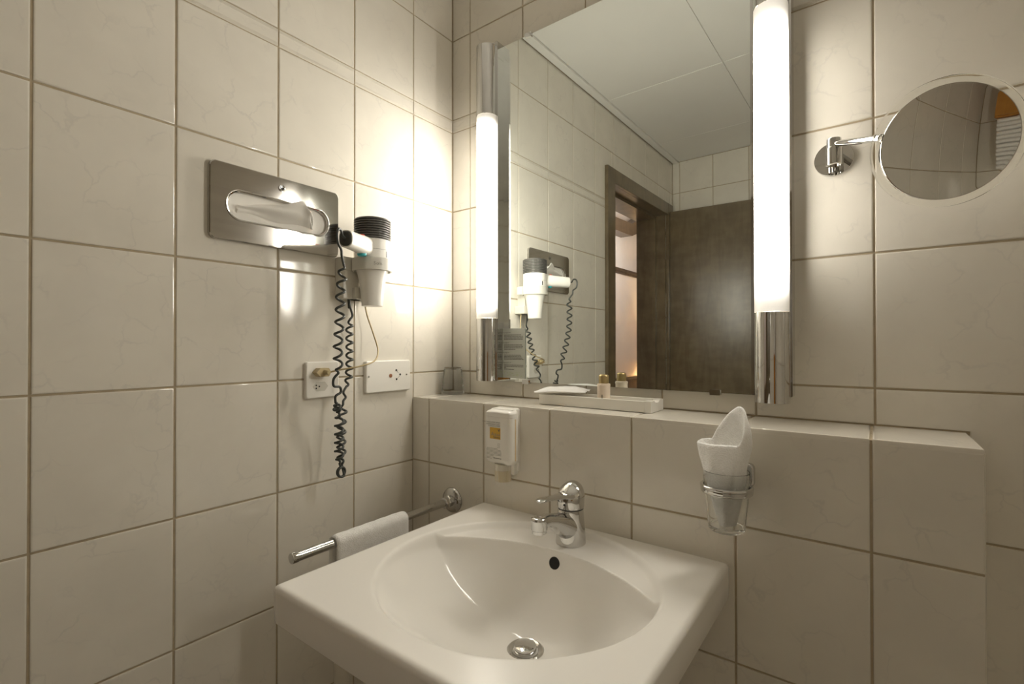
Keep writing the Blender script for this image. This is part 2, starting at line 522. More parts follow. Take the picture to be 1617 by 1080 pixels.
def place_tile(parent, side, off, u0, u1, v0, v1, band=False, name='tile', poly=None):
    U, V, W = [Vector(a) for a in BASIS[side]]
    g = JT/2
    su = -1 if side == 'F' else 1
    cu, cv = (u0+u1)/2, (v0+v1)/2
    wd, ht = u1-u0-2*g, v1-v0-2*g
    if wd < 0.006 or ht < 0.006:
        return
    if band:
        me = band_mesh(wd)
    elif poly:
        me = tile_mesh([(a-cu, b-cv) for a, b in poly])
    else:
        me = tile_mesh([(-wd/2, -ht/2), (wd/2, -ht/2), (wd/2, ht/2), (-wd/2, ht/2)])
    o = bpy.data.objects.new('border_tile' if band else name, me)
    COL.objects.link(o)
    tilt = 0.0012
    c = U*(cu*su) + V*cv + W*0
    o.parent = parent
    R = Matrix((U, V, W)).transposed().to_4x4()
    jit = Matrix.Rotation(random.uniform(-tilt, tilt), 4, 'X') @ Matrix.Rotation(random.uniform(-tilt, tilt), 4, 'Y')
    o.matrix_world = Matrix.Translation(c + Vector(off)) @ R @ jit
    return o

def cuts(lines, lo, hi):
    ls = [lo] + [a for a in sorted(lines) if lo+0.004 < a < hi-0.004] + [hi]
    return list(zip(ls, ls[1:]))

ALLZ = ROWS + [BAND0, BAND1] + TOPR
def tile_wall(parent, side, off, ul, umin, umax, zmin, zmax, hole=None):
    for a, b in cuts(ul, umin, umax):
        for c, d in cuts(ALLZ, zmin, zmax):
            band = abs(c-BAND0) < 1e-4
            if hole:
                h0, h1, hz = hole
                if a >= h0-1e-4 and b <= h1+1e-4 and d <= hz+1e-4:
                    continue
                if a < h1-1e-4 and b > h0+1e-4 and c < hz-1e-4:
                    # partly inside the opening: keep what stays outside
                    if a < h0-0.005:
                        place_tile(parent, side, off, a, h0, c, d, band)
                    if b > h1+0.005:
                        place_tile(parent, side, off, h1, b, c, d, band)
                    if d > hz+0.005:
                        place_tile(parent, side, off, max(a, h0), min(b, h1), hz, d, band)
                    continue
            place_tile(parent, side, off, a, b, c, d, band)

# ------------------------------------------------------------------ the room
GD = 0.0022   # grout lies this far behind the tile faces
WT = 0.17
DOOR = (-1.865, -1.125, 2.05)     # y0, y1, top of the rough opening

bm = nb()
box(bm, -WT, -GD, DOOR[1], WT, 0, CEIL+0.1)
box(bm, -WT, -GD, RY-WT, DOOR[0], 0, CEIL+0.1)
box(bm, -WT, -GD, DOOR[0], DOOR[1], DOOR[2], CEIL+0.1)
wall_left = struct(mkobj('wall_left', bm, 'grout', keep=True), 'left wall of pale marbled tiles with a raised border line', 'wall')
tile_wall(wall_left, 'L', (0, 0, 0), [-0.162-TW*k for k in range(12)], RY, 0, 0.0, CEIL, hole=DOOR)

bm = nb(); box(bm, -WT, RX+WT, GD, WT, 0, CEIL+0.1)
wall_back = struct(mkobj('wall_back', bm, 'grout', keep=True), 'tiled wall behind the mirror and lamps', 'wall')
XB = [0.0734+TW*k for k in range(11)]
tile_wall(wall_back, 'B', (0, 0, 0), XB, 0, LEDGE_X, LEDGE_Z, CEIL)
# right of the ledge (the tile over the ledge end is cut to an L)
# remove the last upper row/column pieces that belong to the wider tiles
for o in [c for c in wall_back.children]:
    cx, cz = o.matrix_world.translation.x, o.matrix_world.translation.z
    if cx > XB[5]:
        bpy.data.objects.remove(o)
g = JT/2
zl = Z0-3*TH; zu = Z0-2*TH
place_tile(wall_back, 'B', (0, 0, 0), XB[5], XB[6], zl, zu,
           poly=[(LEDGE_X+g, zl+g), (XB[6]-g, zl+g), (XB[6]-g, zu-g), (XB[5]+g, zu-g), (XB[5]+g, LEDGE_Z+g), (LEDGE_X+g, LEDGE_Z+g)])
tile_wall(wall_back, 'B', (0, 0, 0), XB, XB[5], RX, zu, CEIL)
tile_wall(wall_back, 'B', (0, 0, 0), XB, XB[6], RX, 0, zu)
tile_wall(wall_back, 'B', (0, 0, 0), XB, LEDGE_X, XB[6], 0, zl)

bm = nb()
box(bm, 0, LEDGE_X-GD, -LEDGE_D+GD, GD, 0, LEDGE_Z-GD)
wall_ledge = struct(mkobj('wall_ledge', bm, 'grout', keep=True), 'low tiled wall carrying the shelf above the washbasin', 'wall')
XP = [0.0682+TW*k for k in range(7)]
ZP = 0.9133
for a, b in cuts(XP, 0, LEDGE_X):
    for c, d in cuts([ZP-TH*k for k in range(4)], 0, LEDGE_Z-0.0045):
        place_tile(wall_ledge, 'B', (0, -LEDGE_D, 0), a, b, c, d)
    place_tile(wall_ledge, 'T', (0, 0, LEDGE_Z), a, b, -LEDGE_D-0.0012, 0, name='shelf_tile')
for c, d in cuts([ZP-TH*k for k in range(4)], 0, LEDGE_Z-0.0045):
    place_tile(wall_ledge, 'E', (LEDGE_X, 0, 0), -LEDGE_D+0.004, 0, c, d)

bm = nb(); box(bm, -WT, RX+WT, RY-WT, RY-GD, 0, CEIL+0.1)
wall_rear = struct(mkobj('wall_rear', bm, 'grout', keep=True), 'tiled wall behind the open door, seen in the mirror', 'wall')
tile_wall(wall_rear, 'F', (0, RY, 0), [0.0455+0.2015*k for k in range(10)], 0, RX, 0, CEIL)
bm = nb(); box(bm, RX+GD, RX+WT, RY-WT, WT, 0, CEIL+0.1)
wall_right = struct(mkobj('wall_right', bm, 'grout', keep=True), 'tiled wall on the right, seen only in the round mirror', 'wall')
tile_wall(wall_right, 'R', (RX, 0, 0), [0.05+TW*k for k in range(10)], 0, -RY, 0, CEIL)

# fix parents' tiles: matrix_world set before parenting needs no inverse because every wall sits at the origin
bm = nb(); box(bm, -WT, RX+WT, RY-WT, WT, -0.1, 0.0)
floor = struct(mkobj('floor', bm, 'floor', keep=True), 'tiled bathroom floor', 'floor')

# ceiling of flat panels with fine joints and a strip along the wall
bm = nb(); box(bm, -WT, RX+WT, RY-WT, WT, CEIL+0.010, CEIL+0.1)
ceiling = struct(mkobj('ceiling', bm, 'ceiling', keep=True), 'white ceiling of flat panels with fine joints', 'ceiling')
YC = [-0.37, -1.012, -1.652]
for a, b in cuts([0.556, 1.20, 1.84], 0.042, RX):
    for c, d in cuts(YC, RY, 0):
        bm = nb(); box(bm, a+0.0012, b-0.0012, c+0.0012, d-0.0012, CEIL, CEIL+0.012, 0.001, 1)
        mkobj('ceiling_panel', bm, 'ceiling', ceiling)
bm = nb(); box(bm, 0.006, 0.040, RY, 0, CEIL-0.007, CEIL+0.012, 0.0015, 1)
mkobj('edge_strip', bm, 'ceiling', ceiling)

# ------------------------------------------------------------------ door (seen in the mirror)
bm = nb(); box(bm, 0.0, 0.018, -1.137, -1.055, 0, 2.115, 0.002)
door = struct(mkobj('door_1', bm, 'wood', keep=True), 'dark wooden door frame with the door standing open', 'door')
bm = nb(); box(bm, 0.0, 0.018, -1.950, -1.872, 0, 2.115, 0.002); mkobj('architrave', bm, 'wood', door)
bm = nb(); box(bm, 0.0, 0.0175, -1.872, -1.137, 2.043, 2.115, 0.002); mkobj('architrave', bm, 'wood', door)
bm = nb(); box(bm, -WT-0.01, 0.0, -1.129, -1.118, 0, 2.04); mkobj('jamb', bm, 'wood', door)
bm = nb(); box(bm, -0.058, 0.0, -1.876, -1.862, 0, 2.055); box(bm, -WT-0.01, -0.058, -1.876, -1.846, 0, 2.04); mkobj('jamb', bm, 'wood', door)
bm = nb(); box(bm, -0.058, 0.0, -1.862, -1.129, 2.043, 2.056); box(bm, -WT-0.01, -0.058, -1.846, -1.129, 2.027, 2.056); mkobj('head_jamb', bm, 'wood', door)
bm = nb(); box(bm, 0.016, 0.80, -1.937, -1.897, 0.01, 2.066, 0.002); bmesh.ops.rotate(bm, verts=bm.verts, cent=(0.016, -1.917, 0), matrix=Matrix.Rotation(-0.052, 3, 'Z')); leaf = mkobj('door_leaf', bm, 'wood', door)
for z in (1.80, 0.30):
    bm = nb(); lathe(bm, [(0.006, -0.04), (0.006, 0.04)], (0.012, -1.903, z), seg=12)
    box(bm, 0.003, 0.018, -1.9055, -1.9035, z-0.035, z+0.035)
    mkobj('hinge', bm, 'chrome', door)
bm = nb(); lathe(bm, [(0.022, 0), (0.022, 0.006), (0.009, 0.008), (0.009, 0.045)], (0.735, -1.936, 1.05), (0, 1, 0), 20)
tube(bm, [(0.735, -1.893, 1.05), (0.70, -1.889, 1.05), (0.62, -1.886, 1.05)], 0.009, 10)
mkobj('door_handle', bm, 'chrome', door, 40)

# ------------------------------------------------------------------ room beyond the door
bm = nb(); box(bm, -1.1, -1.0, -5.2, -1.0, 0, 2.9)
wb = struct(mkobj('wall_bedroom', bm, 'plaster', keep=True), 'pale plastered wall of the room beyond the door', 'wall')
bm = nb(); box(bm, -1.1, 0.0, -5.2, -RY*0-2.2, 2.62, 2.7); box(bm, -1.1, -0.2, -2.2, -1.0, 2.62, 2.7)
struct(mkobj('ceiling_bedroom', bm, 'plaster', keep=True), 'pale ceiling of the room beyond the door', 'ceiling')
bm = nb(); box(bm, -1.1, 0.0, -5.2, -2.17, -0.1, 0); box(bm, -1.1, -0.18, -2.17, -1.0, -0.1, 0)
struct(mkobj('floor_bedroom', bm, 'floor', keep=True), 'floor of the room beyond the door', 'floor')
bm = nb(); box(bm, -1.1, 0.0, -5.3, -5.2, 0, 2.7)
struct(mkobj('wall_bedroom_end', bm, 'plaster', keep=True), 'end wall of the room beyond the door', 'wall')
bm = nb(); box(bm, -1.1, -0.18, -1.0, -0.9, 0, 2.7)
struct(mkobj('wall_bedroom_near', bm, 'plaster', keep=True), 'near wall of the room beyond the door', 'wall')
bm = nb(); box(bm, 0.0, 0.1, -5.2, -2.17, 0, 2.7)
struct(mkobj('wall_bedroom_side', bm, 'plaster', keep=True), 'side wall of the room beyond the door', 'wall')
# ceiling beam: a straight piece and a rising brace
bm = nb()
def beam_prof(y, z0, z1, t=0.12):
    return [(y, z0), (y, z1)]
A = [(-1.6, 2.27), (-3.36, 2.30), (-3.74, 2.44), (-4.4, 2.52), (-4.4, 2.64), (-3.70, 2.58), (-3.36, 2.42), (-1.6, 2.38)]
v0 = [bm.verts.new((-1.0, y, z)) for y, z in A]
v1 = [bm.verts.new((-0.88, y, z)) for y, z in A]
skin(bm, [v0, v1]); bmesh.ops.recalc_face_normals(bm, faces=bm.faces)
tag(mkobj('ceiling_beam', bm, 'beam'), 'dark wooden ceiling beam seen through the doorway in the mirror', 'beam')
bm = nb(); box(bm, -1.0, -0.975, -5.1, -1.1, 1.962, 1.992, 0.003); box(bm, -1.0, -0.985, -5.1, -1.1, 1.94, 1.962)
tag(mkobj('picture_rail', bm, 'beam'), 'thin dark moulding across the wall beyond the doorway', 'moulding')
hb = thing('headboard', 'dark wooden headboard panel at the bottom of the doorway reflection', 'headboard', (-0.97, -3.7, 0))
bm = nb(); box(bm, -1.0, -0.95, -5.0, -2.2, 0.0, 0.90, 0.004); mkobj('panel', bm, 'beam', hb)
bm = nb(); box(bm, -1.0, -0.94, -5.0, -2.2, 0.90, 0.93, 0.004); mkobj('cap_rail', bm, 'wood', hb)
bl = thing('wall_lamp', 'bedroom reading lamp glowing beyond the doorway', 'lamp', (-0.97, -3.98, 1.0))
bm = nb(); lathe(bm, [(0.10, 0), (0.06, 0.16), (0.058, 0.16), (0.098, 0)], (-0.86, -3.98, 1.10), seg=24, caps=False); mkobj('lamp_shade', bm, 'shade', bl, 60)
bm = nb(); tube(bm, [(-1.0, -3.98, 1.15), (-0.86, -3.98, 1.15)], 0.008); mkobj('bracket', bm, 'gold', bl)
ld = bpy.data.lights.new('bulb', 'POINT'); ld.energy = 30; ld.color = (1.0, 0.62, 0.27); ld.shadow_soft_size = 0.03
lo = bpy.data.objects.new('bulb', ld); COL.objects.link(lo); lo.parent = bl; lo.location = Vector((-0.86, -3.98, 1.17)) - bl.location
ld2 = bpy.data.lights.new('bedroom_fill_light', 'POINT'); ld2.energy = 9; ld2.color = (1.0, 0.90, 0.82); ld2.shadow_soft_size = 0.12  # added fill light without a fixture, brightens the room beyond the door
lo2 = bpy.data.objects.new('bedroom_fill_light', ld2); COL.objects.link(lo2); lo2.location = (-0.45, -2.9, 2.1)

# ------------------------------------------------------------------ wall mirror
MA, MY0, MX0 = -0.009, -0.009, 0.2
def mir(u, v, w=0.0):     # u = x along mirror, v = z, w = out of the glass
    return Vector((MX0 + (u-MX0)*math.cos(MA) + w*math.sin(MA), MY0 + (u-MX0)*math.sin(MA) - w*math.cos(MA), v))
mirror = thing('wall_mirror', 'large rectangular mirror between the two tube lamps', 'mirror', (0.54, -0.01, 1.1375))
bm = nb()
bm.faces.new([bm.verts.new(mir(*q)) for q in ((0.1475, 1.1375), (0.9345, 1.1375), (0.9345, 2.1035), (0.1475, 2.1035))])
mkobj('mirror_glass', bm, 'mirror', mirror)
bm = nb()
prism(bm, [(0.1475, 1.1375), (0.9345, 1.1375), (0.9345, 2.1035), (0.1475, 2.1035)], mir, -0.005, -0.0002)
mkobj('glass_edge', bm, 'mirror_edge', mirror)
for u, z, s in ((0.2905, 1.1375, -1), (0.7925, 1.1375, -1), (0.3005, 2.1035, 1)):
    bm = nb()
    prism(bm, rrect(u-0.011, u+0.011, min(z-0.007*s, z+0.005*s), max(z-0.007*s, z+0.005*s), 0.002, 3), mir, -0.012, 0.004)
    mkobj('clip', bm, 'chrome', mirror, 40)

# ------------------------------------------------------------------ tube lamps
def tube_lamp(label, x, bx, zb, zd0, zd1, zt, zbp0, zbp1, f0, f1, power, yc=-0.0375, R=0.0315):
    t = thing('tube_lamp', label, 'lamp', (x, 0, zb), 'tube lamps beside the mirror')
    bm = nb(); prism(bm, rrect(bx-0.0365, bx+0.0365, zbp0, zbp1, 0.002, 2), fY(), 0.0, 0.0365)
    mkobj('back_plate', bm, 'chrome', t, 40)
    bm = nb(); lathe(bm, [(R*0.985, zd0), (R*0.985, zd1)], (x, yc, 0), seg=48, caps=False)
    mkobj('diffuser', bm, tube_material(zd0, zd1, f0, f1, power), t, 180)
    for z0, z1, s in ((zb, zd0, -1), (zd1, zt, 1)):
        bm = nb()
        e = z0 if s < 0 else z1
        prof = [(0, z0), (R-0.001, z0), (R, z0+0.001), (R, z1-0.001), (R-0.001, z1), (0, z1)]
        lathe(bm, prof, (x, yc, 0), seg=64)
        mkobj('end_cap', bm, 'chrome', t, 40)
    return t
tube_lamp('vertical chrome tube lamp left of the mirror near the room corner', 0.1740, 0.1745, 1.1385, 1.3175, 1.897, 2.098, 1.140, 2.108, 0.055, 0.045, 0.80)
tube_lamp('vertical chrome tube lamp right of the mirror, the larger looking one', 0.9055, 0.9045, 1.1265, 1.3055, 1.910, 2.09, 1.139, 2.105, 0.105, 0.095, 1.18)

# ------------------------------------------------------------------ washbasin
BX0, BX1, BY0, BY1, BZ = 0.268, 0.8565, -0.7095, -0.1665, 0.844
basin = thing('washbasin', 'white ceramic washbasin with a round bowl under the tap', 'washbasin', (0.562, -0.44, 0.62))
EC, EA, EB = (0.5605, -0.4305), 0.2500, 0.2370
DR = (0.562, -0.398)
DEPTH = 0.150
SHELF = 0.0115
ARC_C, ARC_R = (0.565, -0.289-0.372), 0.372      # front edge of the tap shelf
def sstep(a, b, x):
    t = max(0.0, min(1.0, (x-a)/(b-a)))
    return t*t*(3-2*t)
def bowl_z(x, y):
    dx, dy = x-EC[0], y-EC[1]
    rho = math.hypot(dx/EA, dy/EB)
    sd = (1-rho)*min(EA, EB)                           # metres inside the oval
    if sd <= -0.006:
        return 0.0, 2.0
    ang_back = sstep(-0.15, 0.1, dy)                   # recess is pronounced at the back only
    shelf = -SHELF*sstep(-0.004, 0.014, sd)*ang_back
    sa = ARC_R - math.hypot(x-ARC_C[0], y-ARC_C[1])    # metres in front of the shelf edge
    # polar coordinates about the waste
    px, py = x-DR[0], y-DR[1]
    r = math.hypot(px, py)
    if r < 1e-5:
        return -DEPTH, 0.0
    ux, uy = px/r, py/r
    lo, hi = 0.0, 0.6
    for _ in range(22):
        mid = (lo+hi)/2
        X, Y = DR[0]+ux*mid, DR[1]+uy*mid
        ins = (math.hypot((X-EC[0])/EA, (Y-EC[1])/EB) < 1) and (math.hypot(X-ARC_C[0], Y-ARC_C[1]) < ARC_R)
        if ins: lo = mid
        else: hi = mid
    t = r/lo
    if t >= 1.02:
        return shelf, t
    back = sstep(-0.25, 0.75, uy)
    p = 2.0*(1-back) + 4.6*back
    q = 1.0 + 0.0*back
    f = (1-min(t, 1.0)**p)**q
    # soften the rim
    rim = sstep(1.0, 1.0-0.012/lo, t)
    return shelf - DEPTH*f*rim, t
RE = 0.010
step = 0.0028
nx = int(round((BX1-BX0-2*RE)/step)); ny = int(round((BY1-BY0-2*RE)/step))
verts = []; faces = []
GX_ = [BX0+RE+(BX1-BX0-2*RE)*i/nx for i in range(nx+1)]
GY_ = [BY0+RE+(BY1-BY0-2*RE)*j/ny for j in range(ny+1)]
ZT = np.array([[bowl_z(x, y) for x in GX_] for y in GY_])
H = ZT[..., 0].copy()
wm = np.clip((0.95-ZT[..., 1])/0.18, 0, 1)
wm = wm*wm*(3-2*wm)
for _ in range(260):       # relax the inside of the bowl, the rim stays put
    av = H.copy()
    av[1:-1, 1:-1] = 0.25*(H[:-2, 1:-1]+H[2:, 1:-1]+H[1:-1, :-2]+H[1:-1, 2:])
    H += wm*(av-H)
def hz_(x, y):
    i = min(max(int(round((x-GX_[0])/(GX_[1]-GX_[0]))), 1), nx-1); j = min(max(int(round((y-GY_[0])/(GY_[1]-GY_[0]))), 1), ny-1)
    return H[j, i], (H[j, i+1]-H[j, i-1])/(GX_[2]-GX_[0]), (H[j+1, i]-H[j-1, i])/(GY_[2]-GY_[0])
for j in range(ny+1):
    for i in range(nx+1):
        verts.append((GX_[i], GY_[j], BZ+H[j, i]))
for j in range(ny):
    for i in range(nx):
        a = j*(nx+1)+i
        faces.append((a, a+1, a+nx+2, a+nx+1))
loop = [i for i in range(nx)] + [j*(nx+1)+nx for j in range(ny)] + [ny*(nx+1)+i for i in range(nx, 0, -1)] + [j*(nx+1) for j in range(ny, 0, -1)]
prev = loop
def side_ring(out, z):
    global verts
    ids = []
    for k in loop:
        x, y, _ = verts[k]
        dx = (1 if x > BX1-RE-1e-6 else 0) - (1 if x < BX0+RE+1e-6 else 0)
        dy = (1 if y > BY1-RE-1e-6 else 0) - (1 if y < BY0+RE+1e-6 else 0)
        s = 0.78 if dx and dy else 1.0
        ids.append(len(verts)); verts.append((x+dx*out*s, y+dy*out*s, z))
    return ids
rings = []
for k in range(1, 7):
    a = PI/2*k/6
    rings.append(side_ring(RE*math.sin(a), BZ-RE+RE*math.cos(a)))
rings.append(side_ring(RE, BZ-0.03))
rings.append(side_ring(RE-0.001, BZ-0.060))
rings.append(side_ring(RE-0.006, BZ-0.066))
rings.append(side_ring(-0.04, BZ-0.067))
for rg in rings:
    n = len(rg)
    for k in range(n):
        faces.append((prev[k], rg[k], rg[(k+1) % n], prev[(k+1) % n]))
    prev = rg
me = bpy.data.meshes.new('basin_body')
me.from_pydata(verts, [], faces); me.update()
bm = nb(); bm.from_mesh(me); bpy.data.meshes.remove(me)
bmesh.ops.recalc_face_normals(bm, faces=bm.faces)
mkobj('basin_body', bm, 'ceramic', basin, 60)
bm = nb()
lathe(bm, [(0.235, BZ-0.068), (0.225, BZ-0.10), (0.17, BZ-0.15), (0.09, BZ-0.178), (0.045, BZ-0.185)], (0.5605, -0.42, 0), seg=48, ell=(1, 0.95), caps=False)
mkobj('bowl_underside', bm, 'ceramic', basin, 60)
# waste
zw = BZ+hz_(*DR)[0]
bm = nb(); lathe(bm, [(0.0335, -0.003), (0.0335, 0.0035), (0.031, 0.0052), (0.0245, 0.0035), (0.022, 0.0005), (0.0, 0.0)], (DR[0], DR[1], zw), seg=40)
waste = mkobj('drain_ring', bm, 'steel', basin, 40)
bm = nb(); lathe(bm, [(0.0, 0.002), (0.0205, 0.002), (0.0215, 0.008), (0.0195, 0.0115), (0.012, 0.0135), (0, 0.014)], (DR[0]-0.001, DR[1], zw), seg=40)
mkobj('drain_plug', bm, 'chrome', basin, 40)
# overflow hole in the back wall of the bowl
oy = min((y for y in GY_ if -0.36 < y < -0.285), key=lambda y: abs(BZ+hz_(0.5605, y)[0]-0.811))
h_, gx_, gy_ = hz_(0.5605, oy)
on = Vector((-gx_, -gy_, 1)).normalized()
bm = nb(); lathe(bm, [(0.0, 0.0012), (0.0096, 0.0012), (0.0108, 0.0016), (0.0122, 0.0)], Vector((0.5605, oy, BZ+h_)), on, 28)
mkobj('overflow_hole', bm, 'black', basin, 40)
# trap below
bm = nb(); tube(bm, spline([(DR[0], DR[1], zw-0.02), (DR[0], DR[1], 0.55), (DR[0], DR[1]+0.06, 0.47), (DR[0], DR[1]+0.10, 0.55), (DR[0], -LEDGE_D-0.004, 0.58)], 8), 0.017, 14)
mkobj('drain_trap', bm, 'chrome', basin, 60)

# standing white pipe under the basin, against the left wall
pt = thing('waste_pipe', 'white upright pipe beneath the washbasin by the left wall', 'pipe', (0.085, -0.455, 0))
bm = nb(); lathe(bm, [(0.017, 0.0), (0.017, 0.52), (0.0, 0.52)], (0.085, -0.4535, 0), seg=24); mkobj('pipe', bm, 'pipe', pt, 40)
bm = nb(); lathe(bm, [(0.021, 0.0), (0.021, 0.05), (0.018, 0.053)], (0.085, -0.4535, 0), seg=24); mkobj('collar', bm, 'pipe', pt, 40)

# ------------------------------------------------------------------ tap
FX, FY_, FZ = 0.5625, -0.236, BZ-SHELF+0.0006
tap = thing('mixer_tap', 'chrome single-lever mixer tap standing on the washbasin', 'tap', (FX, FY_, FZ))
bm = nb()
lathe(bm, [(0.0310, 0.0), (0.0312, 0.002), (0.0300, 0.02), (0.0282, 0.045), (0.0268, 0.066), (0.0262, 0.0705), (0.0, 0.0705)], (FX, FY_, FZ), seg=48)
mkobj('tap_body', bm, 'chrome', tap, 50)
def loft(bm, secs, seg=28):
    """secs: (centre, right half, up half, tangent)"""
    rings = []
    for c, hw, hh, t, pw in secs:
        c = Vector(c); t = Vector(t).normalized()
        s = Vector((1, 0, 0)); n = t.cross(s).normalized()
        if n.z < 0: n = -n
        ring = []
        for k in range(seg):
            a = 2*PI*k/seg
            ca, sa = math.cos(a), math.sin(a)
            ring.append(bm.verts.new(c + s*(hw*math.copysign(abs(ca)**pw, ca)) + n*(hh*math.copysign(abs(sa)**pw, sa))))
        rings.append(ring)
    skin(bm, rings)
    bmesh.ops.recalc_face_normals(bm, faces=bm.faces)
    return bm
bm = nb()
loft(bm, [((FX, FY_+0.004, FZ+0.0300), 0.0262, 0.0270, (0, -1, 0.42), 1.0),
          ((FX, FY_-0.018, FZ+0.0385), 0.0240, 0.0255, (0, -1, 0.50), 1.0),
          ((FX, FY_-0.036, FZ+0.0480), 0.0212, 0.0215, (0, -1, 0.55), 0.95),
          ((FX, FY_-0.056, FZ+0.0585), 0.0182, 0.0165, (0, -1, 0.50), 0.9),
          ((FX, FY_-0.076, FZ+0.0665), 0.0162, 0.0130, (0, -1, 0.33), 0.88),
          ((FX, FY_-0.096, FZ+0.0715), 0.0154, 0.0125, (0, -1, 0.16), 0.85),
          ((FX, FY_-0.116, FZ+0.0735), 0.0152, 0.0118, (0, -1, 0.03), 0.85)])
lathe(bm, [(0.0145, 0.0605), (0.0154, 0.0620), (0.0157, 0.0790), (0.0148, 0.0828), (0.0115, 0.0844), (0.0, 0.0848)], (FX, FY_-0.118, FZ), seg=36)
mkobj('spout', bm, 'chrome', tap, 60)
bm = nb(); lathe(bm, [(0.0135, 0.003), (0.0135, -0.005), (0.0128, -0.006), (0.0, -0.0055)], (FX, FY_-0.118, FZ+0.0600), seg=28)
mkobj('aerator', bm, 'chrome', tap, 40)
bm = nb(); lathe(bm, [(0.0266, 0), (0.0268, 0.003), (0.0, 0.003)], (FX, FY_, FZ+0.0705), seg=40)
mkobj('seal_ring', bm, 'dark', tap, 40)
bm = nb()   # sloping dome of the lever
hz = FZ+0.0735
rings = []
dome = [(0.0276, 0.0), (0.0283, 0.003), (0.0284, 0.014)] + [(0.0284*math.cos(q), 0.024+0.033*math.sin(q)) for q in [PI/2*k/9 for k in range(0, 9)]] + [(0.0015, 0.057)]
for rr, h in dome:
    ring = []
    for k in range(40):
        a = 2*PI*k/40
        x = FX + rr*math.cos(a); y = FY_ + 0.004*(h/0.057)**2 + rr*math.sin(a)
        ring.append(bm.verts.new((x, y, hz + h - (FY_+0.028-y)*0.30*(h/0.057)**1.3)))
    rings.append(ring)
skin(bm, rings); bmesh.ops.recalc_face_normals(bm, faces=bm.faces)
lever = mkobj('lever_dome', bm, 'chrome', tap, 60)
bm = nb()
loft(bm, [((FX, FY_-0.006, hz+0.026), 0.0215, 0.0060, (0, -1, 0.05), 0.8),
          ((FX, FY_-0.026, hz+0.0275), 0.0185, 0.0050, (0, -1, 0.06), 0.8),
          ((FX, FY_-0.050, hz+0.0315), 0.0135, 0.0042, (0, -1, 0.14), 0.85),
          ((FX, FY_-0.075, hz+0.0355), 0.0115, 0.0038, (0, -1, 0.15), 0.85),
          ((FX, FY_-0.100, hz+0.0395), 0.0120, 0.0036, (0, -1, 0.12), 0.85),
          ((FX, FY_-0.114, hz+0.0400), 0.0100, 0.0036, (0, -1, -0.1), 0.9),
          ((FX, FY_-0.119, hz+0.0395), 0.0050, 0.0022, (0, -1, -0.2), 0.95)])
mkobj('lever_handle', bm, 'chrome', tap, 60)
bm = nb(); lathe(bm, [(0, 0.0006), (0.0022, 0.0006), (0.0024, 0)], (FX+0.0015, FY_-0.0282, hz+0.010), (0, -1, 0), 14)
mkobj('set_screw', bm, 'black', tap)

# ------------------------------------------------------------------ towel rail and towel
RXc, RZc, RY1 = 0.160, 0.826, -0.6165
rail = thing('towel_rail', 'chrome towel rail fixed to the low wall beside the washbasin', 'towel rail', (RXc, -LEDGE_D, RZc-0.034))
bm = nb(); lathe(bm, [(0.0335, 0.0), (0.0335, 0.002), (0.031, 0.007), (0.022, 0.0105), (0.013, 0.012), (0.0, 0.012)], (RXc, -LEDGE_D, RZc), (0, -1, 0), 40); mkobj('rosette', bm, 'chrome', rail, 50)
bm = nb(); lathe(bm, [(0.0150, 0.010), (0.0155, 0.012), (0.0155, 0.022), (0.013, 0.024), (0.0148, 0.026), (0.0148, 0.033), (0.012, 0.035), (0.0, 0.035)], (RXc, -LEDGE_D, RZc), (0, -1, 0), 8); mkobj('nut', bm, 'chrome', rail, 25)
bm = nb(); lathe(bm, [(0.0098, 0.03), (0.0098, -LEDGE_D-RY1-0.010)], (RXc, -LEDGE_D, RZc), (0, -1, 0), 28); mkobj('bar', bm, 'chrome', rail, 40)
bm = nb(); lathe(bm, [(0.0108, -LEDGE_D-RY1-0.012), (0.0108, -LEDGE_D-RY1-0.001), (0.010, -LEDGE_D-RY1), (0, -LEDGE_D-RY1)], (RXc, -LEDGE_D, RZc), (0, -1, 0), 28); mkobj('end_cap', bm, 'chrome', rail, 40)

def drape(y0, y1, xc, zc, rad, th, l1, l2, wob):
    """cloth folded over a bar that runs along y"""
    bm = nb()
    prof = []
    for k in range(9):
        prof.append((rad, -l1*(1-k/8)))
    for k in range(1, 12):
        a = PI*k/12
        prof.append((rad*math.cos(a), rad*math.sin(a)))
    for k in range(9):
        prof.append((-rad, -l2*k/8))
    n = 26
    outer = []; inner = []
    for i in range(n+1):
        y = y0+(y1-y0)*i/n
        ro = []; ri = []
        for j, (a, b) in enumerate(prof):
            ln = math.hypot(a, b) or 1
            nx_, nz_ = (a/rad, max(b, 0)/rad)
            l_ = math.hypot(nx_, nz_) or 1
            nx_, nz_ = nx_/l_, nz_/l_
            wv = wob*math.sin(i*0.55+j*0.2)*min(1, max(0, -b)/0.05) + wob*0.35*math.sin(i*1.3+j*0.7)
            edge = 0.7 if i in (0, n) else 1.0
            ro.append(bm.verts.new((xc+a+nx_*(th*edge+wv), y, zc+b+nz_*(th*edge+wv))))
            ri.append(bm.verts.new((xc+a+nx_*(th*(1-edge)), y, zc+b+nz_*(th*(1-edge)))))
        outer.append(ro); inner.append(ri)
    m_ = len(prof)
    for i in range(n):
        for j in range(m_-1):
            bm.faces.new((outer[i][j], outer[i+1][j], outer[i+1][j+1], outer[i][j+1]))
            bm.faces.new((inner[i][j], inner[i][j+1], inner[i+1][j+1], inner[i+1][j]))
        for j in (0, m_-1):
            bm.faces.new((outer[i][j], inner[i][j], inner[i+1][j], outer[i+1][j]))
    for i in (0, n):
        for j in range(m_-1):
            bm.faces.new((outer[i][j], outer[i][j+1], inner[i][j+1], inner[i][j]))
    bmesh.ops.recalc_face_normals(bm, faces=bm.faces)
    return bm
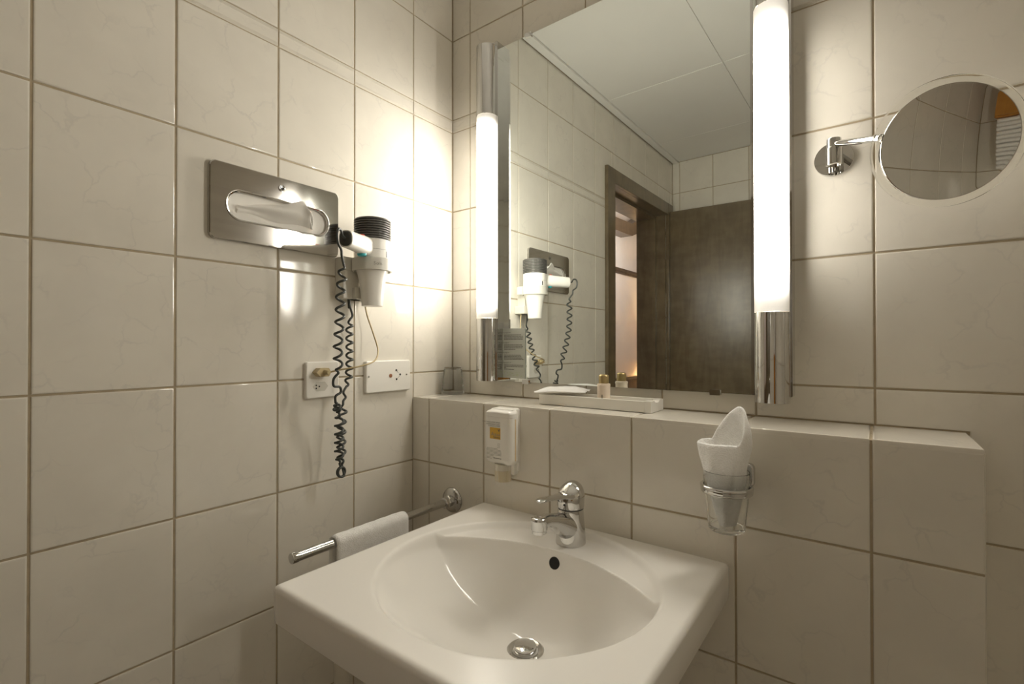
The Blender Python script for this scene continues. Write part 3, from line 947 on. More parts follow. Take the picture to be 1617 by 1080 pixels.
tag(mkobj('hand_towel', drape(-0.525, -0.333, RXc, RZc, 0.0102, 0.0065, 0.16, 0.15, 0.0012), 'towel', None, 180), 'small white towel hanging over the chrome rail', 'towel')

# ------------------------------------------------------------------ soap dispenser
DX = 0.349
disp = thing('soap_dispenser', 'white wall-mounted soap dispenser with a golden label square', 'soap dispenser', (DX, -LEDGE_D, 0.915))
YF = -0.2105
bm = nb()
plate(bm, rrect(DX-0.034, DX+0.034, 0.936, 1.088, 0.006, 4), fY(-LEDGE_D), 0.0, 0.007, 0.002)
for s in (-1, 1):
    x = DX+s*0.0335
    box(bm, min(x, x+s*-0.004), max(x, x+s*-0.004), -LEDGE_D-0.030, -LEDGE_D-0.004, 0.958, 1.084, 0.0015)
box(bm, DX-0.033, DX+0.033, -LEDGE_D-0.030, -LEDGE_D-0.003, 1.079, 1.087, 0.003)
mkobj('holder', bm, 'plastic', disp, 40)
bm = nb()
rings = []
for z, ins, fr in ((0.9545, 0.018, 0.012), (0.9565, 0.012, 0.008), (0.9610, 0.005, 0.003), (0.9670, 0.001, 0.0006), (0.971, 0, 0), (1.068, 0, 0), (1.0695, 0.001, 0.001)):
    poly = rrect(DX-0.0425+ins, DX+0.0425-ins, YF+fr, -LEDGE_D-0.012, 0.013-min(ins, 0.006), 6)
    rings.append([bm.verts.new((a, b, z)) for a, b in poly])
skin(bm, rings); bmesh.ops.recalc_face_normals(bm, faces=bm.faces)
bottle = mkobj('bottle', bm, 'plastic', disp, 40)
bm = nb()
rings = []
for z0, z1, ins in ((1.0697, 1.0697, 0.0006), (1.078, 1.078, 0.0006), (1.081, 1.0835, 0.004), (1.0835, 1.089, 0.012)):
    poly = rrect(DX-0.0425+ins, DX+0.0425-ins, YF+ins*0.7, -LEDGE_D-0.012, 0.012-ins*0.4, 6)
    y0, y1 = YF, -LEDGE_D
    rings.append([bm.verts.new((a, b, z0+(z1-z0)*(b-y0)/(y1-y0))) for a, b in poly])
skin(bm, rings); bmesh.ops.recalc_face_normals(bm, faces=bm.faces)
mkobj('lid', bm, 'plastic', disp, 40)
bm = nb(); lathe(bm, [(0.0205, 0.9560), (0.0205, 0.942), (0.0, 0.942)], (DX+0.002, -0.192, 0), seg=32); mkobj('neck', bm, 'frost', disp, 40)
bm = nb(); lathe(bm, [(0.0205, 0.9418), (0.0198, 0.9155), (0.0, 0.9155)], (DX+0.002, -0.192, 0), seg=32); mkobj('pump', bm, 'liquid', disp, 40)
bm = nb(); box(bm, DX-0.012, DX+0.030, -LEDGE_D-0.020, -LEDGE_D, 0.930, 0.962, 0.003); mkobj('valve_block', bm, 'plastic', disp, 40)
bm = nb(); box(bm, DX+0.0418, DX+0.0428, YF+0.0128, YF+0.0150, 0.968, 1.066); mkobj('gold_stripe', bm, 'goldprint', disp)
YT = YF-0.0003
bm = nb(); box(bm, DX-0.0235, DX+0.0085, YT, YF, 1.0165, 1.0435); sq = mkobj('label_square', bm, 'goldprint', bottle)
TX = DX+0.0080
for s, size, z, x, m in (('HAIR, HAND & BODY WASH', 0.0043, 1.0547, TX, 'greyink'), ('SHAMPOOING CORPS,', 0.0043, 1.0497, TX, 'greyink'), ('CHEVEUX & MAINS', 0.0043, 1.0457, TX, 'greyink')):
    text_mesh('lettering', s, size, mtx_Y(x, YT, z), m, bottle, 'RIGHT')
text_mesh('lettering', 'Aqua', 0.0125, mtx_Y(DX+0.0070, YT-0.0001, 1.0240), 'greyink', sq, 'RIGHT')
text_mesh('lettering', 'Senses', 0.0075, mtx_Y(DX+0.0070, YT-0.0001, 1.0185), 'ink', sq, 'RIGHT')
bm = nb()
for q in (((0.0005, 1.0405), (0.0025, 1.0355), (0.0038, 1.0355), (0.0030, 1.0400)), ((0.0066, 1.0405), (0.0050, 1.0353), (0.0036, 1.0355), (0.0044, 1.0400))):
    bm.faces.new([bm.verts.new((DX+a, YT-0.0001, b)) for a, b in q])
mkobj('emblem', bm, 'ink', sq)
bm = nb()
for k, (a, b) in enumerate(((0.000, 0.008), (-0.001, 0.0075), (0.0005, 0.008), (-0.002, 0.008))):
    box(bm, DX+a, DX+b, YT, YF, 1.0060-k*0.0030, 1.0065-k*0.0030)
for k, (a, b) in enumerate(((-0.033, 0.0), (-0.034, 0.009), (-0.034, 0.011), (-0.034, 0.0115), (-0.034, 0.0115), (-0.034, 0.011), (-0.034, -0.012), (-0.034, -0.010), (-0.034, -0.018))):
    box(bm, DX+a, DX+b, YT, YF, 0.9930-k*0.0030, 0.9938-k*0.0030)
box(bm, DX-0.012, DX+0.011, YT, YF, 0.9700, 0.9720)
mkobj('small_print', bm, 'greyink', bottle)

# ------------------------------------------------------------------ glass holder with rolled cloth
GX, GY = 0.864, -0.2275
holder = thing('glass_holder', 'chrome ring holder on the low wall for the tumbler', 'holder', (GX, -LEDGE_D, 0.985))
bm = nb(); plate(bm, rrect(0.878, 0.898, 0.988, 1.030, 0.009, 6), fY(-LEDGE_D), 0, 0.012, 0.004); mkobj('wall_plate', bm, 'chrome', holder, 50)
bm = nb()
R0 = 0.0395
for z, rr in ((0.9985, 0.0032), (0.9900, 0.0022)):
    ring = [(GX+R0*math.cos(2*PI*k/48), GY+R0*math.sin(2*PI*k/48), z) for k in range(48)]
    rs = []
    for k in range(48):
        c = Vector(ring[k]); o = Vector((math.cos(2*PI*k/48), math.sin(2*PI*k/48), 0))
        rs.append([bm.verts.new(c + o*(rr*math.cos(2*PI*j/10)) + Vector((0, 0, rr*math.sin(2*PI*j/10)))) for j in range(10)])
    skin(bm, rs+[rs[0]], True, False)
lathe(bm, [(R0+0.0015, 0.990), (R0+0.0026, 0.9945), (R0+0.0015, 0.9985), (R0-0.0004, 0.9985), (R0-0.0004, 0.990), (R0+0.0015, 0.990)], (GX, GY, 0), seg=48, caps=False)
mkobj('ring', bm, 'chrome', holder, 60)
bm = nb(); tube(bm, [(GX+0.016, GY+0.035, 0.996), (0.886, -LEDGE_D-0.008, 1.002)], 0.0055, 12); mkobj('arm', bm, 'chrome', holder, 60)
bm = nb()
lathe(bm, [(0.0, 0.9235), (0.0265, 0.9235), (0.0290, 0.9260), (0.0358, 0.990), (0.0375, 1.0240), (0.0368, 1.0252), (0.0359, 1.0240), (0.0342, 0.990), (0.0272, 0.9330), (0.0250, 0.9310), (0.0, 0.9305)], (GX, GY, 0), seg=48)
bmesh.ops.recalc_face_normals(bm, faces=bm.faces)
tag(mkobj('tumbler', bm, 'glass', None, 50), 'clear tapered tumbler hanging in the chrome ring with a cloth inside', 'glass')
# rolled cloth: a cone of terry with an open, slanted mouth
bm = nb()
NA, NH = 64, 30
def cloth(k, h, inner):
    a = 2*PI*k/NA
    ca, sa = math.cos(a), math.sin(a)
    # mouth height: low at the left, a peak at the right rear
    top = 1.0715 + 0.060*max(0.0, math.cos(a-math.radians(38)))**0.95 - 0.002*max(0.0, math.cos(a-math.radians(200)))
    z = 0.9325 + (top-0.9325)*h
    hh = (z-0.9325)/0.15
    r = 0.0120 + 0.0215*min(1, hh*1.75)**0.9
    r += 0.0060*sstep(0.60, 0.95, hh) - 0.006*sstep(1.05, 1.35, hh)
    cx = GX + 0.000 - 0.003*hh
    cy = GY + 0.000
    el = 1.0 + 0.16*sstep(0.62, 1.0, hh)
    fold = 0.0022*math.sin(3*a+4.0*hh+0.6)*(1-sstep(0.8, 1.0, h)) + 0.0010*math.sin(7*a-5*hh)
    tuck = -0.006*math.exp(-((a-math.radians(322))/0.20)**2)*sstep(0.15, 0.45, hh)*(1-sstep(0.55, 0.85, hh))
    r = r + fold + tuck
    if hh < 0.62:
        r = min(r, 0.0255+0.010*max(0, (z-0.935)/0.09)-0.0006)
    if inner:
        r -= 0.0055*(1.0-0.5*(h > 0.97))
    lean = 0.010*sstep(0.9, 1.3, hh)
    return Vector((cx + el*r*ca - lean*0.6, cy + r*sa*(1-0.18*sstep(0.65, 1.0, hh)), z))
outer = [[bm.verts.new(cloth(k, h/NH, False)) for k in range(NA)] for h in range(NH+1)]
inn = [[bm.verts.new(cloth(k, h/NH, True)) for k in range(NA)] for h in range(NH, NH//3, -1)]
bm.faces.new(outer[0][::-1])
lip = []
for k in range(NA):
    m_ = (outer[-1][k].co+inn[0][k].co)/2
    lip.append(bm.verts.new(m_ + Vector((0, 0, 0.0030))))
skin(bm, outer+[lip]+inn, True, False)
bm.faces.new(inn[-1])
bmesh.ops.recalc_face_normals(bm, faces=bm.faces)
tag(mkobj('rolled_cloth', bm, 'towel', None, 180), 'white terry washcloth rolled into the hanging tumbler', 'cloth')

# ------------------------------------------------------------------ things on the shelf
tray = thing('tray', 'long white wooden tray on the tiled shelf under the mirror', 'tray', (0.537, -0.062, LEDGE_Z))
TZ = LEDGE_Z+0.001
tx0, tx1, ty0, ty1 = 0.3925, 0.682, -0.0985, -0.0235
bm = nb(); box(bm, tx0+0.004, tx1-0.004, ty0+0.004, ty1-0.004, TZ, TZ+0.006); mkobj('tray_base', bm, 'plastic', tray)
bm = nb(); box(bm, tx0, tx1-0.0145, ty0, ty0+0.0065, TZ, TZ+0.0245, 0.0008, 1); mkobj('tray_side', bm, 'plastic', tray)
bm = nb(); box(bm, tx0, tx1-0.0145, ty1-0.0065, ty1, TZ, TZ+0.0245, 0.0008, 1); mkobj('tray_side', bm, 'plastic', tray)
bm = nb(); box(bm, tx0, tx0+0.0065, ty0+0.0065, ty1-0.0065, TZ, TZ+0.0245, 0.0008, 1); mkobj('tray_end', bm, 'plastic', tray)
bm = nb()   # right end block with a rounded notch in its top
pr = [(ty0, TZ), (ty1, TZ), (ty1, TZ+0.025)]
for k in range(9):
    a = PI*k/8
    pr.append((-0.062+0.016*math.cos(a), TZ+0.0255-0.006*math.sin(a)))
pr.append((ty0, TZ+0.025))
A = [bm.verts.new((tx1-0.0145, a, b)) for a, b in pr]; B = [bm.verts.new((tx1, a, b)) for a, b in pr]
skin(bm, [A, B]); bmesh.ops.recalc_face_normals(bm, faces=bm.faces)
mkobj('tray_end', bm, 'plastic', tray)

bx, by, bz = 0.5525, -0.0615, TZ+0.0062
bot = thing('shampoo_bottle', 'small cream bottle with a golden cap standing in the tray', 'bottle', (bx, by, bz))
bm = nb(); lathe(bm, [(0.0, 0), (0.0140, 0), (0.0150, 0.001), (0.0150, 0.0425), (0.0156, 0.044), (0.0156, 0.0475), (0.0146, 0.0495), (0.0095, 0.0505), (0.0, 0.0505)], (bx, by, bz), seg=40); body = mkobj('bottle_body', bm, 'bottle', bot, 40)
bm = nb(); lathe(bm, [(0.0112, 0.0505), (0.0118, 0.0515), (0.0118, 0.0665), (0.0110, 0.0695), (0.0085, 0.0712), (0.0, 0.0715)], (bx, by, bz), seg=40); mkobj('cap', bm, 'gold', bot, 50)
u = Vector((0.39, -0.92, 0)).normalized()
def onbottle(ang, z, r=0.0152):
    a0 = math.atan2(CAM.y-by, CAM.x-bx) + ang
    return Vector((bx+r*math.cos(a0), by+r*math.sin(a0), bz+z))
bm = nb()
for a0, a1, z0, z1 in ((-0.42, -0.10, 0.0150, 0.0175), (-0.40, -0.12, 0.0185, 0.0205), (-0.33, -0.19, 0.0215, 0.0245), (-0.62, 0.55, 0.0100, 0.0108), (-0.62, 0.20, 0.0080, 0.0088)):
    n = 5
    for k in range(n):
        p0, p1 = a0+(a1-a0)*k/n, a0+(a1-a0)*(k+1)/n
        bm.faces.new([bm.verts.new(onbottle(*q)) for q in ((p0, z0), (p1, z0), (p1, z1), (p0, z1))])
mkobj('printed_emblem', bm, 'ink', body)
bm = nb()
for a0, a1, z0, z1 in ((2.55, 2.85, 0.021, 0.0245), (2.95, 3.5, 0.021, 0.024)):
    n = 5
    for k in range(n):
        p0, p1 = a0+(a1-a0)*k/n, a0+(a1-a0)*(k+1)/n
        bm.faces.new([bm.verts.new(onbottle(*q)) for q in ((p0, z0), (p1, z0), (p1, z1), (p0, z1))])
mkobj('rear_print', bm, 'ink', body)

# sachet lying across the tray
bm = nb()
nu, nv = 28, 18
sc = Vector((0.4400, -0.0620, TZ+0.0325)); U = Vector((0.9, 0.30, 0.02)).normalized(); V = Vector((-0.30, 0.9, 0.0)).normalized()
W = U.cross(V)
top = []; bot_ = []
for j in range(nv+1):
    rt_ = []; rb = []
    for i in range(nu+1):
        a = -1+2*i/nu; b = -1+2*j/nv
        puff = max(0, (1-abs(a)**3.2))*max(0, (1-abs(b)**2.6))
        wr = 0.0012*math.sin(9*a+3*b)*math.cos(5*b+2*a)*puff + 0.0012*math.sin(3*a+11*b)*(1-puff)
        base = sc + U*(a*0.064*(1+0.03*math.sin(7*b))) + V*(b*0.041*(1+0.04*math.sin(6*a)))
        rt_.append(bm.verts.new(base + W*(0.0003+0.0105*puff+wr)))
        rb.append(bm.verts.new(base + W*(-0.0003-0.0045*puff+wr)))
    top.append(rt_); bot_.append(rb)
for j in range(nv):
    for i in range(nu):
        bm.faces.new((top[j][i], top[j][i+1], top[j+1][i+1], top[j+1][i]))
        bm.faces.new((bot_[j][i], bot_[j+1][i], bot_[j+1][i+1], bot_[j][i+1]))
for i in range(nu):
    bm.faces.new((top[0][i+1], top[0][i], bot_[0][i], bot_[0][i+1])); bm.faces.new((top[nv][i], top[nv][i+1], bot_[nv][i+1], bot_[nv][i]))
for j in range(nv):
    bm.faces.new((top[j][0], top[j+1][0], bot_[j+1][0], bot_[j][0])); bm.faces.new((top[j+1][nu], top[j][nu], bot_[j][nu], bot_[j+1][nu]))
bmesh.ops.recalc_face_normals(bm, faces=bm.faces)
tag(mkobj('sachet', bm, 'sachet', None, 180), 'white crinkled sachet lying across the left end of the tray', 'sachet')

# upturned tumbler in the corner
bm = nb()
z = LEDGE_Z+0.0005
lathe(bm, [(0.0352, 0.0), (0.0356, 0.001), (0.0270, 0.078), (0.0262, 0.081), (0.0240, 0.082), (0.0, 0.082), ][::1] + [(0.0, 0.0745), (0.0240, 0.0745), (0.0252, 0.0725), (0.0338, 0.001), (0.0345, 0.0), (0.0352, 0.0)], (0.0405, -0.0405, z), seg=48, caps=False)
bmesh.ops.recalc_face_normals(bm, faces=bm.faces)
tag(mkobj('tumbler', bm, 'glass', None, 50), 'clear tumbler standing upside down on the shelf in the corner', 'glass')

# printed card stuck on the mirror
card = thing('info_card', 'narrow printed card fixed to the mirror beside the left lamp', 'card', mir(0.24, 1.1465, 0.001))
bm = nb(); prism(bm, [(0.2070, 1.1475), (0.2890, 1.1465), (0.2890, 1.2875), (0.2070, 1.2885)], mir, 0.0012, 0.0030); mkobj('sheet', bm, 'card', card)
bm = nb()
def mbar(a, b, z, h):
    prism(bm, [(a, z), (b, z), (b, z+h), (a, z+h)], mir, 0.0030, 0.0032)
L0 = 0.2155
z = 1.2765
for para in ((0.061, 0.067, 0.068, 0.067), (0.065, 0.068, 0.066, 0.041), (0.060, 0.062, 0.066, 0.071), (0.069, 0.069, 0.008, 0.036)):
    zz = z-0.008
    for wd in para:
        k = 0.0
        while k < wd:
            e = min(wd, k+random.uniform(0.004, 0.011))
            mbar(L0+k, L0+e-0.0009, zz, 0.0017)
            k = e
        zz -= 0.0040
    z -= 0.0285
mkobj('small_print', bm, 'ink', card)
z = 1.2765
for wd in (0.026, 0.021, 0.021, 0.028):
    pts = [mir(L0-0.003+wd*k/24, z-0.0008+0.0022*math.sin(k*1.45)*(0.5+0.5*math.cos(k*0.5)), 0.0032) for k in range(25)]
    bm = nb(); tube(bm, pts, 0.00042, 4); mkobj('script_heading', bm, 'ink', card)
    z -= 0.0285
bm = nb()
for k in range(34):
    a = L0+random.uniform(-0.004, 0.064); zz = 1.1510+random.uniform(0, 0.016)*(0.5+0.5*abs(math.sin(k)))
    s = random.uniform(0.0012, 0.0028); an = random.uniform(0, 3.1)
    prism(bm, [(a+s*math.cos(an), zz+s*math.sin(an)), (a-0.4*s*math.sin(an), zz+0.4*s*math.cos(an)), (a-s*math.cos(an), zz-s*math.sin(an)), (a+0.4*s*math.sin(an), zz-0.4*s*math.cos(an))], mir, 0.0030, 0.0032)
mkobj('leaf_drawing', bm, 'greenink', card)

# ------------------------------------------------------------------ tissue dispenser
td = thing('tissue_dispenser', 'brushed steel tissue dispenser plate on the left wall', 'tissue dispenser', (0.0, -0.556, 1.457))
py0, py1, pz0, pz1 = -0.7045, -0.4140, 1.4560, 1.6140
slot = rrect(-0.6705, -0.4445, 1.5030, 1.5600, 0.0283, 10)
out = rrect(py0, py1, pz0, pz1, 0.012, 10)
bm = nb()
def lp(poly, x): return [bm.verts.new((x, a, b)) for a, b in poly]
def sc_(poly, d):
    us = [p[0] for p in poly]; vs = [p[1] for p in poly]
    cu, cv = (min(us)+max(us))/2, (min(vs)+max(vs))/2
    hu, hv = (max(us)-min(us))/2, (max(vs)-min(vs))/2
    return [(cu+(a-cu)*(hu+d)/hu, cv+(b-cv)*(hv+d)/hv) for a, b in poly]
PX = 0.0105
o0 = lp(out, 0.0); o1 = lp(out, PX-0.0015); o2 = lp(sc_(out, -0.0015), PX)
i2 = lp(sc_(slot, 0.004), PX); i1 = lp(slot, PX-0.002); i0 = lp(slot, PX-0.0095)
skin(bm, [o0, o1, o2, i2, i1, i0], True, False)
bmesh.ops.recalc_face_normals(bm, faces=bm.faces)
mkobj('front_plate', bm, 'steel', td, 12)
bm = nb()
for d_, rr in ((0.0034, 0.0012),):
    P = sc_(slot, d_); n = len(P)
    tube(bm, [(PX+0.0006, a, b) for a, b in P+[P[0]]], rr, 8, False)
mkobj('slot_rim', bm, 'chrome', td, 60)
bm = nb(); bm.faces.new([bm.verts.new((0.0012, a, b)) for a, b in slot]); mkobj('tissue_stack', bm, 'paper', td)
bm = nb(); lathe(bm, [(0.0072, 0), (0.0072, 0.002), (0.006, 0.003), (0.0045, 0.002), (0, 0.002)], (PX, -0.558, 1.5905), (1, 0, 0), 24); lk = mkobj('lock', bm, 'chrome', td, 40)
bm = nb(); lathe(bm, [(0.0022, 0), (0.0022, 0.0008), (0, 0.0008)], (PX+0.002, -0.556, 1.5895), (1, 0, 0), 12); mkobj('key_hole', bm, 'black', lk)
# the pulled-out tissue
bm = nb()
nu, nv = 30, 14
gr = []
for i in range(nu+1):
    s = i/nu
    y = -0.650+s*0.160
    zbase = 1.5180-0.004*s + 0.003*math.sin(9*s)
    ht = 0.016 + 0.030*sstep(0.05, 0.75, s) - 0.010*sstep(0.85, 1.0, s)
    row = []
    for j in range(nv+1):
        t = j/nv
        x = 0.004 + 0.028*sstep(0.05, 0.8, s)*math.sin(t*PI*0.62) + 0.0035*math.sin(7*s+9*t)*t + 0.006*t
        z = zbase + ht*t + 0.0016*math.sin(13*s+4*t)*t
        row.append(bm.verts.new((x, y-0.020*t*sstep(0.7, 1.0, s) + 0.004*math.sin(6*t+3*s)*t, z)))
    gr.append(row)
for i in range(nu):
    for j in range(nv):
        bm.faces.new((gr[i][j], gr[i+1][j], gr[i+1][j+1], gr[i][j+1]))
# right flank folds back down into the slot
fl = []
for k in range(8):
    t = k/7
    row = []
    for j in range(nv+1):
        b = gr[nu][j].co
        e = Vector((0.004, -0.478, 1.514+0.016*j/nv))
        row.append(bm.verts.new(b.lerp(e, t) + Vector((0.003*math.sin(t*9+j), 0, 0.0018*math.sin(5*t+j*0.9)))*math.sin(PI*t)) if k else gr[nu][j])
    fl.append(row)
for i in range(7):
    for j in range(nv):
        bm.faces.new((fl[i][j], fl[i+1][j], fl[i+1][j+1], fl[i][j+1]))
bmesh.ops.recalc_face_normals(bm, faces=bm.faces)
tag(mkobj('paper_tissue', bm, 'paper', None, 180), 'white paper tissue pulled out of the steel dispenser slot', 'tissue')

# ------------------------------------------------------------------ hair dryer and its holder
HX, HY = 0.0735, -0.3615
hold = thing('dryer_holder', 'pale plastic hair dryer holder mounted on the left wall', 'holder', (0.0, -0.375, 1.355))
bm = nb(); box(bm, 0.0, 0.036, -0.418, -0.352, 1.3545, 1.4575, 0.003); box(bm, 0.0, 0.046, -0.392, -0.334, 1.3545, 1.3840, 0.003); mkobj('wall_box', bm, 'plastic_grey', hold, 40)
bm = nb()
lathe(bm, [(0.0475, 1.4225), (0.0475, 1.4515), (0.0465, 1.4525), (0.0435, 1.4525), (0.0435, 1.4215), (0.0475, 1.4225)], (HX, HY, 0), seg=48, caps=False)
box(bm, 0.015, 0.040, -0.415, -0.33, 1.4235, 1.4520, 0.002)
mkobj('cradle_ring', bm, 'plastic_grey', hold, 40)
bm = nb(); box(bm, 0.0345, 0.0372, -0.4150, -0.4070, 1.4060, 1.4235); mkobj('catch', bm, 'plastic', hold)
bm = nb()
txt = 'Solis'
adv = [0.0, 0.0062, 0.0120, 0.0148, 0.0168]
a0 = math.atan2(CAM.y-HY, CAM.x-HX) + 0.06
for ch, ad in zip(txt, adv):
    a = a0 + (ad)/0.0478
    n = Vector((math.cos(a), math.sin(a), 0)); tn = Vector((-n.y, n.x, 0))
    o = Vector((HX, HY, 1.4330)) + n*0.0478
    mt = Matrix(((tn.x, 0, n.x, o.x), (tn.y, 0, n.y, o.y), (0, 1, 0, o.z), (0, 0, 0, 1)))
    ob = text_mesh('lettering', ch, 0.0110, mt, 'greyink', hold)
# beige mains cord with plug
cordp = spline([(0.022, -0.347, 1.356), (0.024, -0.340, 1.318), (0.034, -0.328, 1.270), (0.055, -0.330, 1.228), (0.078, -0.358, 1.202), (0.080, -0.402, 1.190), (0.060, -0.440, 1.183), (0.040, -0.459, 1.1765)], 10)
bm = nb(); tube(bm, cordp, 0.0021, 8); mkobj('mains_cord', bm, 'beige', hold, 60)
bm = nb()
hexp = [(-0.484, 1.1765), (-0.474, 1.1865), (-0.452, 1.1865), (-0.446, 1.1765), (-0.452, 1.1665), (-0.474, 1.1665)]
prism(bm, hexp, fX(), 0.0105, 0.0300); lathe(bm, [(0.0065, 0.030), (0.0045, 0.046), (0, 0.046)], (0.0, -0.462, 1.1765), (1, 0, 0), 12)
mkobj('plug', bm, 'beige', hold, 40)

dry = thing('hair_dryer', 'white hair dryer with dark ribbed intake hanging in its wall holder', 'hair dryer', (HX, HY, 1.335))
bm = nb(); lathe(bm, [(0.0, 1.337), (0.0245, 1.3365), (0.0255, 1.3375), (0.0275, 1.365), (0.0315, 1.3990), (0.0360, 1.418), (0.0410, 1.431), (0.0425, 1.440), (0.0425, 1.4975), (0.0405, 1.4985)], (HX, HY, 0), seg=48, caps=False); mkobj('barrel', bm, 'plastic', dry, 60)
bm = nb(); lathe(bm, [(0.04265, 1.4720), (0.04265, 1.4727)], (HX, HY, 0), seg=48, caps=False); mkobj('seam', bm, 'greyink', dry)
bm = nb()
prof = [(0.0400, 1.4985)]
zz = 1.4992
for k in range(9):
    prof += [(0.0385, zz), (0.0440, zz+0.0008), (0.0446, zz+0.0018), (0.0440, zz+0.0028), (0.0385, zz+0.0036)]
    zz += 0.0056
prof += [(0.040, zz), (0.030, zz+0.003), (0.0, zz+0.003)]
lathe(bm, prof, (HX, HY, 0), seg=48, caps=False); mkobj('intake_grille', bm, 'grille', dry, 30)
H0 = Vector((HX, HY, 1.478)); H1 = Vector((0.141, -0.4835, 1.4745)); hd = (H1-H0).normalized(); hs = Vector((-hd.y, hd.x, 0)).normalized(); hu = Vector((0, 0, 1))
def hsec(bm, t, a, b, off=0.0):
    c = H0.lerp(H1, t) + hu*off
    return [bm.verts.new(c + hs*(a*math.copysign(abs(math.cos(q))**0.75, math.cos(q))) + hu*(b*math.copysign(abs(math.sin(q))**0.75, math.sin(q)))) for q in [2*PI*k/28 for k in range(28)]]
bm = nb(); rg = [hsec(bm, *s) for s in ((0.18, 0.019, 0.024), (0.40, 0.0185, 0.0225), (0.55, 0.0178, 0.0208), (0.80, 0.0172, 0.0198), (0.985, 0.0168, 0.0195), (1.0, 0.0155, 0.0182))]
skin(bm, rg); bmesh.ops.recalc_face_normals(bm, faces=bm.faces); hnd = mkobj('handle', bm, 'plastic', dry, 50)
bm = nb(); rg = [hsec(bm, *s) for s in ((0.995, 0.0142, 0.0168), (1.012, 0.0138, 0.0162), (1.03, 0.009, 0.011))]
skin(bm, rg); bmesh.ops.recalc_face_normals(bm, faces=bm.faces); mkobj('end_plug', bm, 'dark', dry, 50)
bm = nb(); c = H0.lerp(H1, 0.44); lathe(bm, [(0.0075, 0.020), (0.0075, 0.0232), (0.005, 0.0242), (0, 0.0242)], c, (0, 0, 1), 18); mkobj('switch', bm, 'red', hnd, 50)
bm = nb(); c = H0.lerp(H1, 0.42); lathe(bm, [(0.0110, 0.017), (0.0110, 0.0235), (0.009, 0.026), (0, 0.026)], c, (0, 0, -1), 22); mkobj('cool_button', bm, 'teal', hnd, 50)
bm = nb(); a = math.atan2(CAM.y-HY, CAM.x-HX)+0.92
prism(bm, [(-0.0018, 1.4545), (0.0018, 1.4545), (0.0018, 1.4690), (-0.0018, 1.4690)], lambda u_, v_, w_: Vector((HX+(0.0424+w_)*math.cos(a+u_/0.0425), HY+(0.0424+w_)*math.sin(a+u_/0.0425), v_)), 0, 0.0006)
mkobj('side_vent', bm, 'dark', dry)
# coiled cord: handle -> bottom loop -> holder box
def coil(path, R, pitch, phase=0.0, ppt=18):
    P = spline(path, 24)
    L = [0.0]
    for a_, b_ in zip(P, P[1:]): L.append(L[-1]+(b_-a_).length)
    tot = L[-1]; n = int(tot/pitch*ppt)
    pts = []; u = None; i = 0
    for k in range(n+1):
        s = tot*k/n
        while i < len(L)-2 and L[i+1] < s: i += 1
        f = (s-L[i])/max(1e-9, L[i+1]-L[i])
        c = P[i].lerp(P[i+1], f); t = (P[i+1]-P[i]).normalized()
        if u is None: u, v, _ = frame_of(t)
        else:
            u = (u-t*u.dot(t)).normalized()
        v = t.cross(u)
        pt_ = pitch(s/tot) if callable(pitch) else pitch
        a_ = phase + 2*PI*s/pt_
        e = min(1.0, s/0.015, (tot-s)/0.015)
        pts.append(c + (u*math.cos(a_)+v*math.sin(a_))*R*e)
    return pts
E1 = H1 + hd*0.008
lead = spline([E1-hd*0.004, E1+hd*0.007+Vector((0, 0, 0.004)), E1+hd*0.013+Vector((0, 0, 0.013)), E1+hd*0.024+Vector((0, 0, 0.014)), E1+hd*0.030+Vector((0, 0, 0.002)), E1+hd*0.026+Vector((0, 0, -0.016)), E1+hd*0.012+Vector((0, 0, -0.028)), E1+hd*0.009+Vector((0, 0, -0.042)), (0.141, -0.488, 1.415)], 8)
s1 = coil([(0.141, -0.488, 1.415), (0.139, -0.494, 1.36), (0.136, -0.494, 1.30), (0.124, -0.4905, 1.235), (0.110, -0.480, 1.178)], 0.0088, 0.0272)
br = spline([s1[-1], (0.108, -0.4905, 1.166), (0.106, -0.489, 1.150), (0.100, -0.470, 1.146), (0.098, -0.466, 1.134), (0.098, -0.479, 1.126), (0.096, -0.478, 1.112)], 8)
s1b = coil([(0.096, -0.478, 1.112), (0.088, -0.464, 1.085)], 0.0088, 0.0090)
s1c = coil([(0.088, -0.464, 1.085), (0.080, -0.458, 1.06), (0.074, -0.454, 1.00), (0.070, -0.450, 0.965)], 0.0092, 0.0200)
lp_ = [Vector((0.068, -0.446, 0.945)) + Vector((0, math.cos(a_)*0.0100, math.sin(a_)*0.0110)) + Vector((0.003*a_/6, 0, 0)) for a_ in [PI/2+2*PI*1.6*k/44 for k in range(45)]]
s2c = coil([(0.064, -0.440, 0.960), (0.062, -0.440, 1.00), (0.058, -0.437, 1.05), (0.054, -0.430, 1.10)], 0.0092, 0.0235, 1.0)
br2 = spline([s2c[-1], (0.052, -0.428, 1.108), (0.051, -0.421, 1.116), (0.052, -0.428, 1.128), (0.050, -0.418, 1.142)], 8)
s2 = coil([(0.050, -0.4155, 1.142), (0.044, -0.406, 1.18), (0.032, -0.397, 1.23), (0.024, -0.392, 1.275), (0.020, -0.388, 1.305)], 0.0078, 0.0215, 2.0)
br3 = spline([s2[-1], (0.020, -0.381, 1.315), (0.020, -0.387, 1.335), (0.019, -0.391, 1.3555)], 8)
pts = list(lead)
for seg_ in (s1, br, s1b, s1c, lp_, s2c, br2, s2, br3):
    if (pts[-1]-seg_[0]).length > 0.004:
        pts += spline([pts[-1], (pts[-1]+seg_[0])/2, seg_[0]], 4)[1:-1]
    pts += [q for q in seg_ if (q-pts[-1]).length > 1e-4] if True else []
bm = nb(); tube(bm, pts, 0.0028, 8); mkobj('coiled_cord', bm, 'cord', dry, 60)
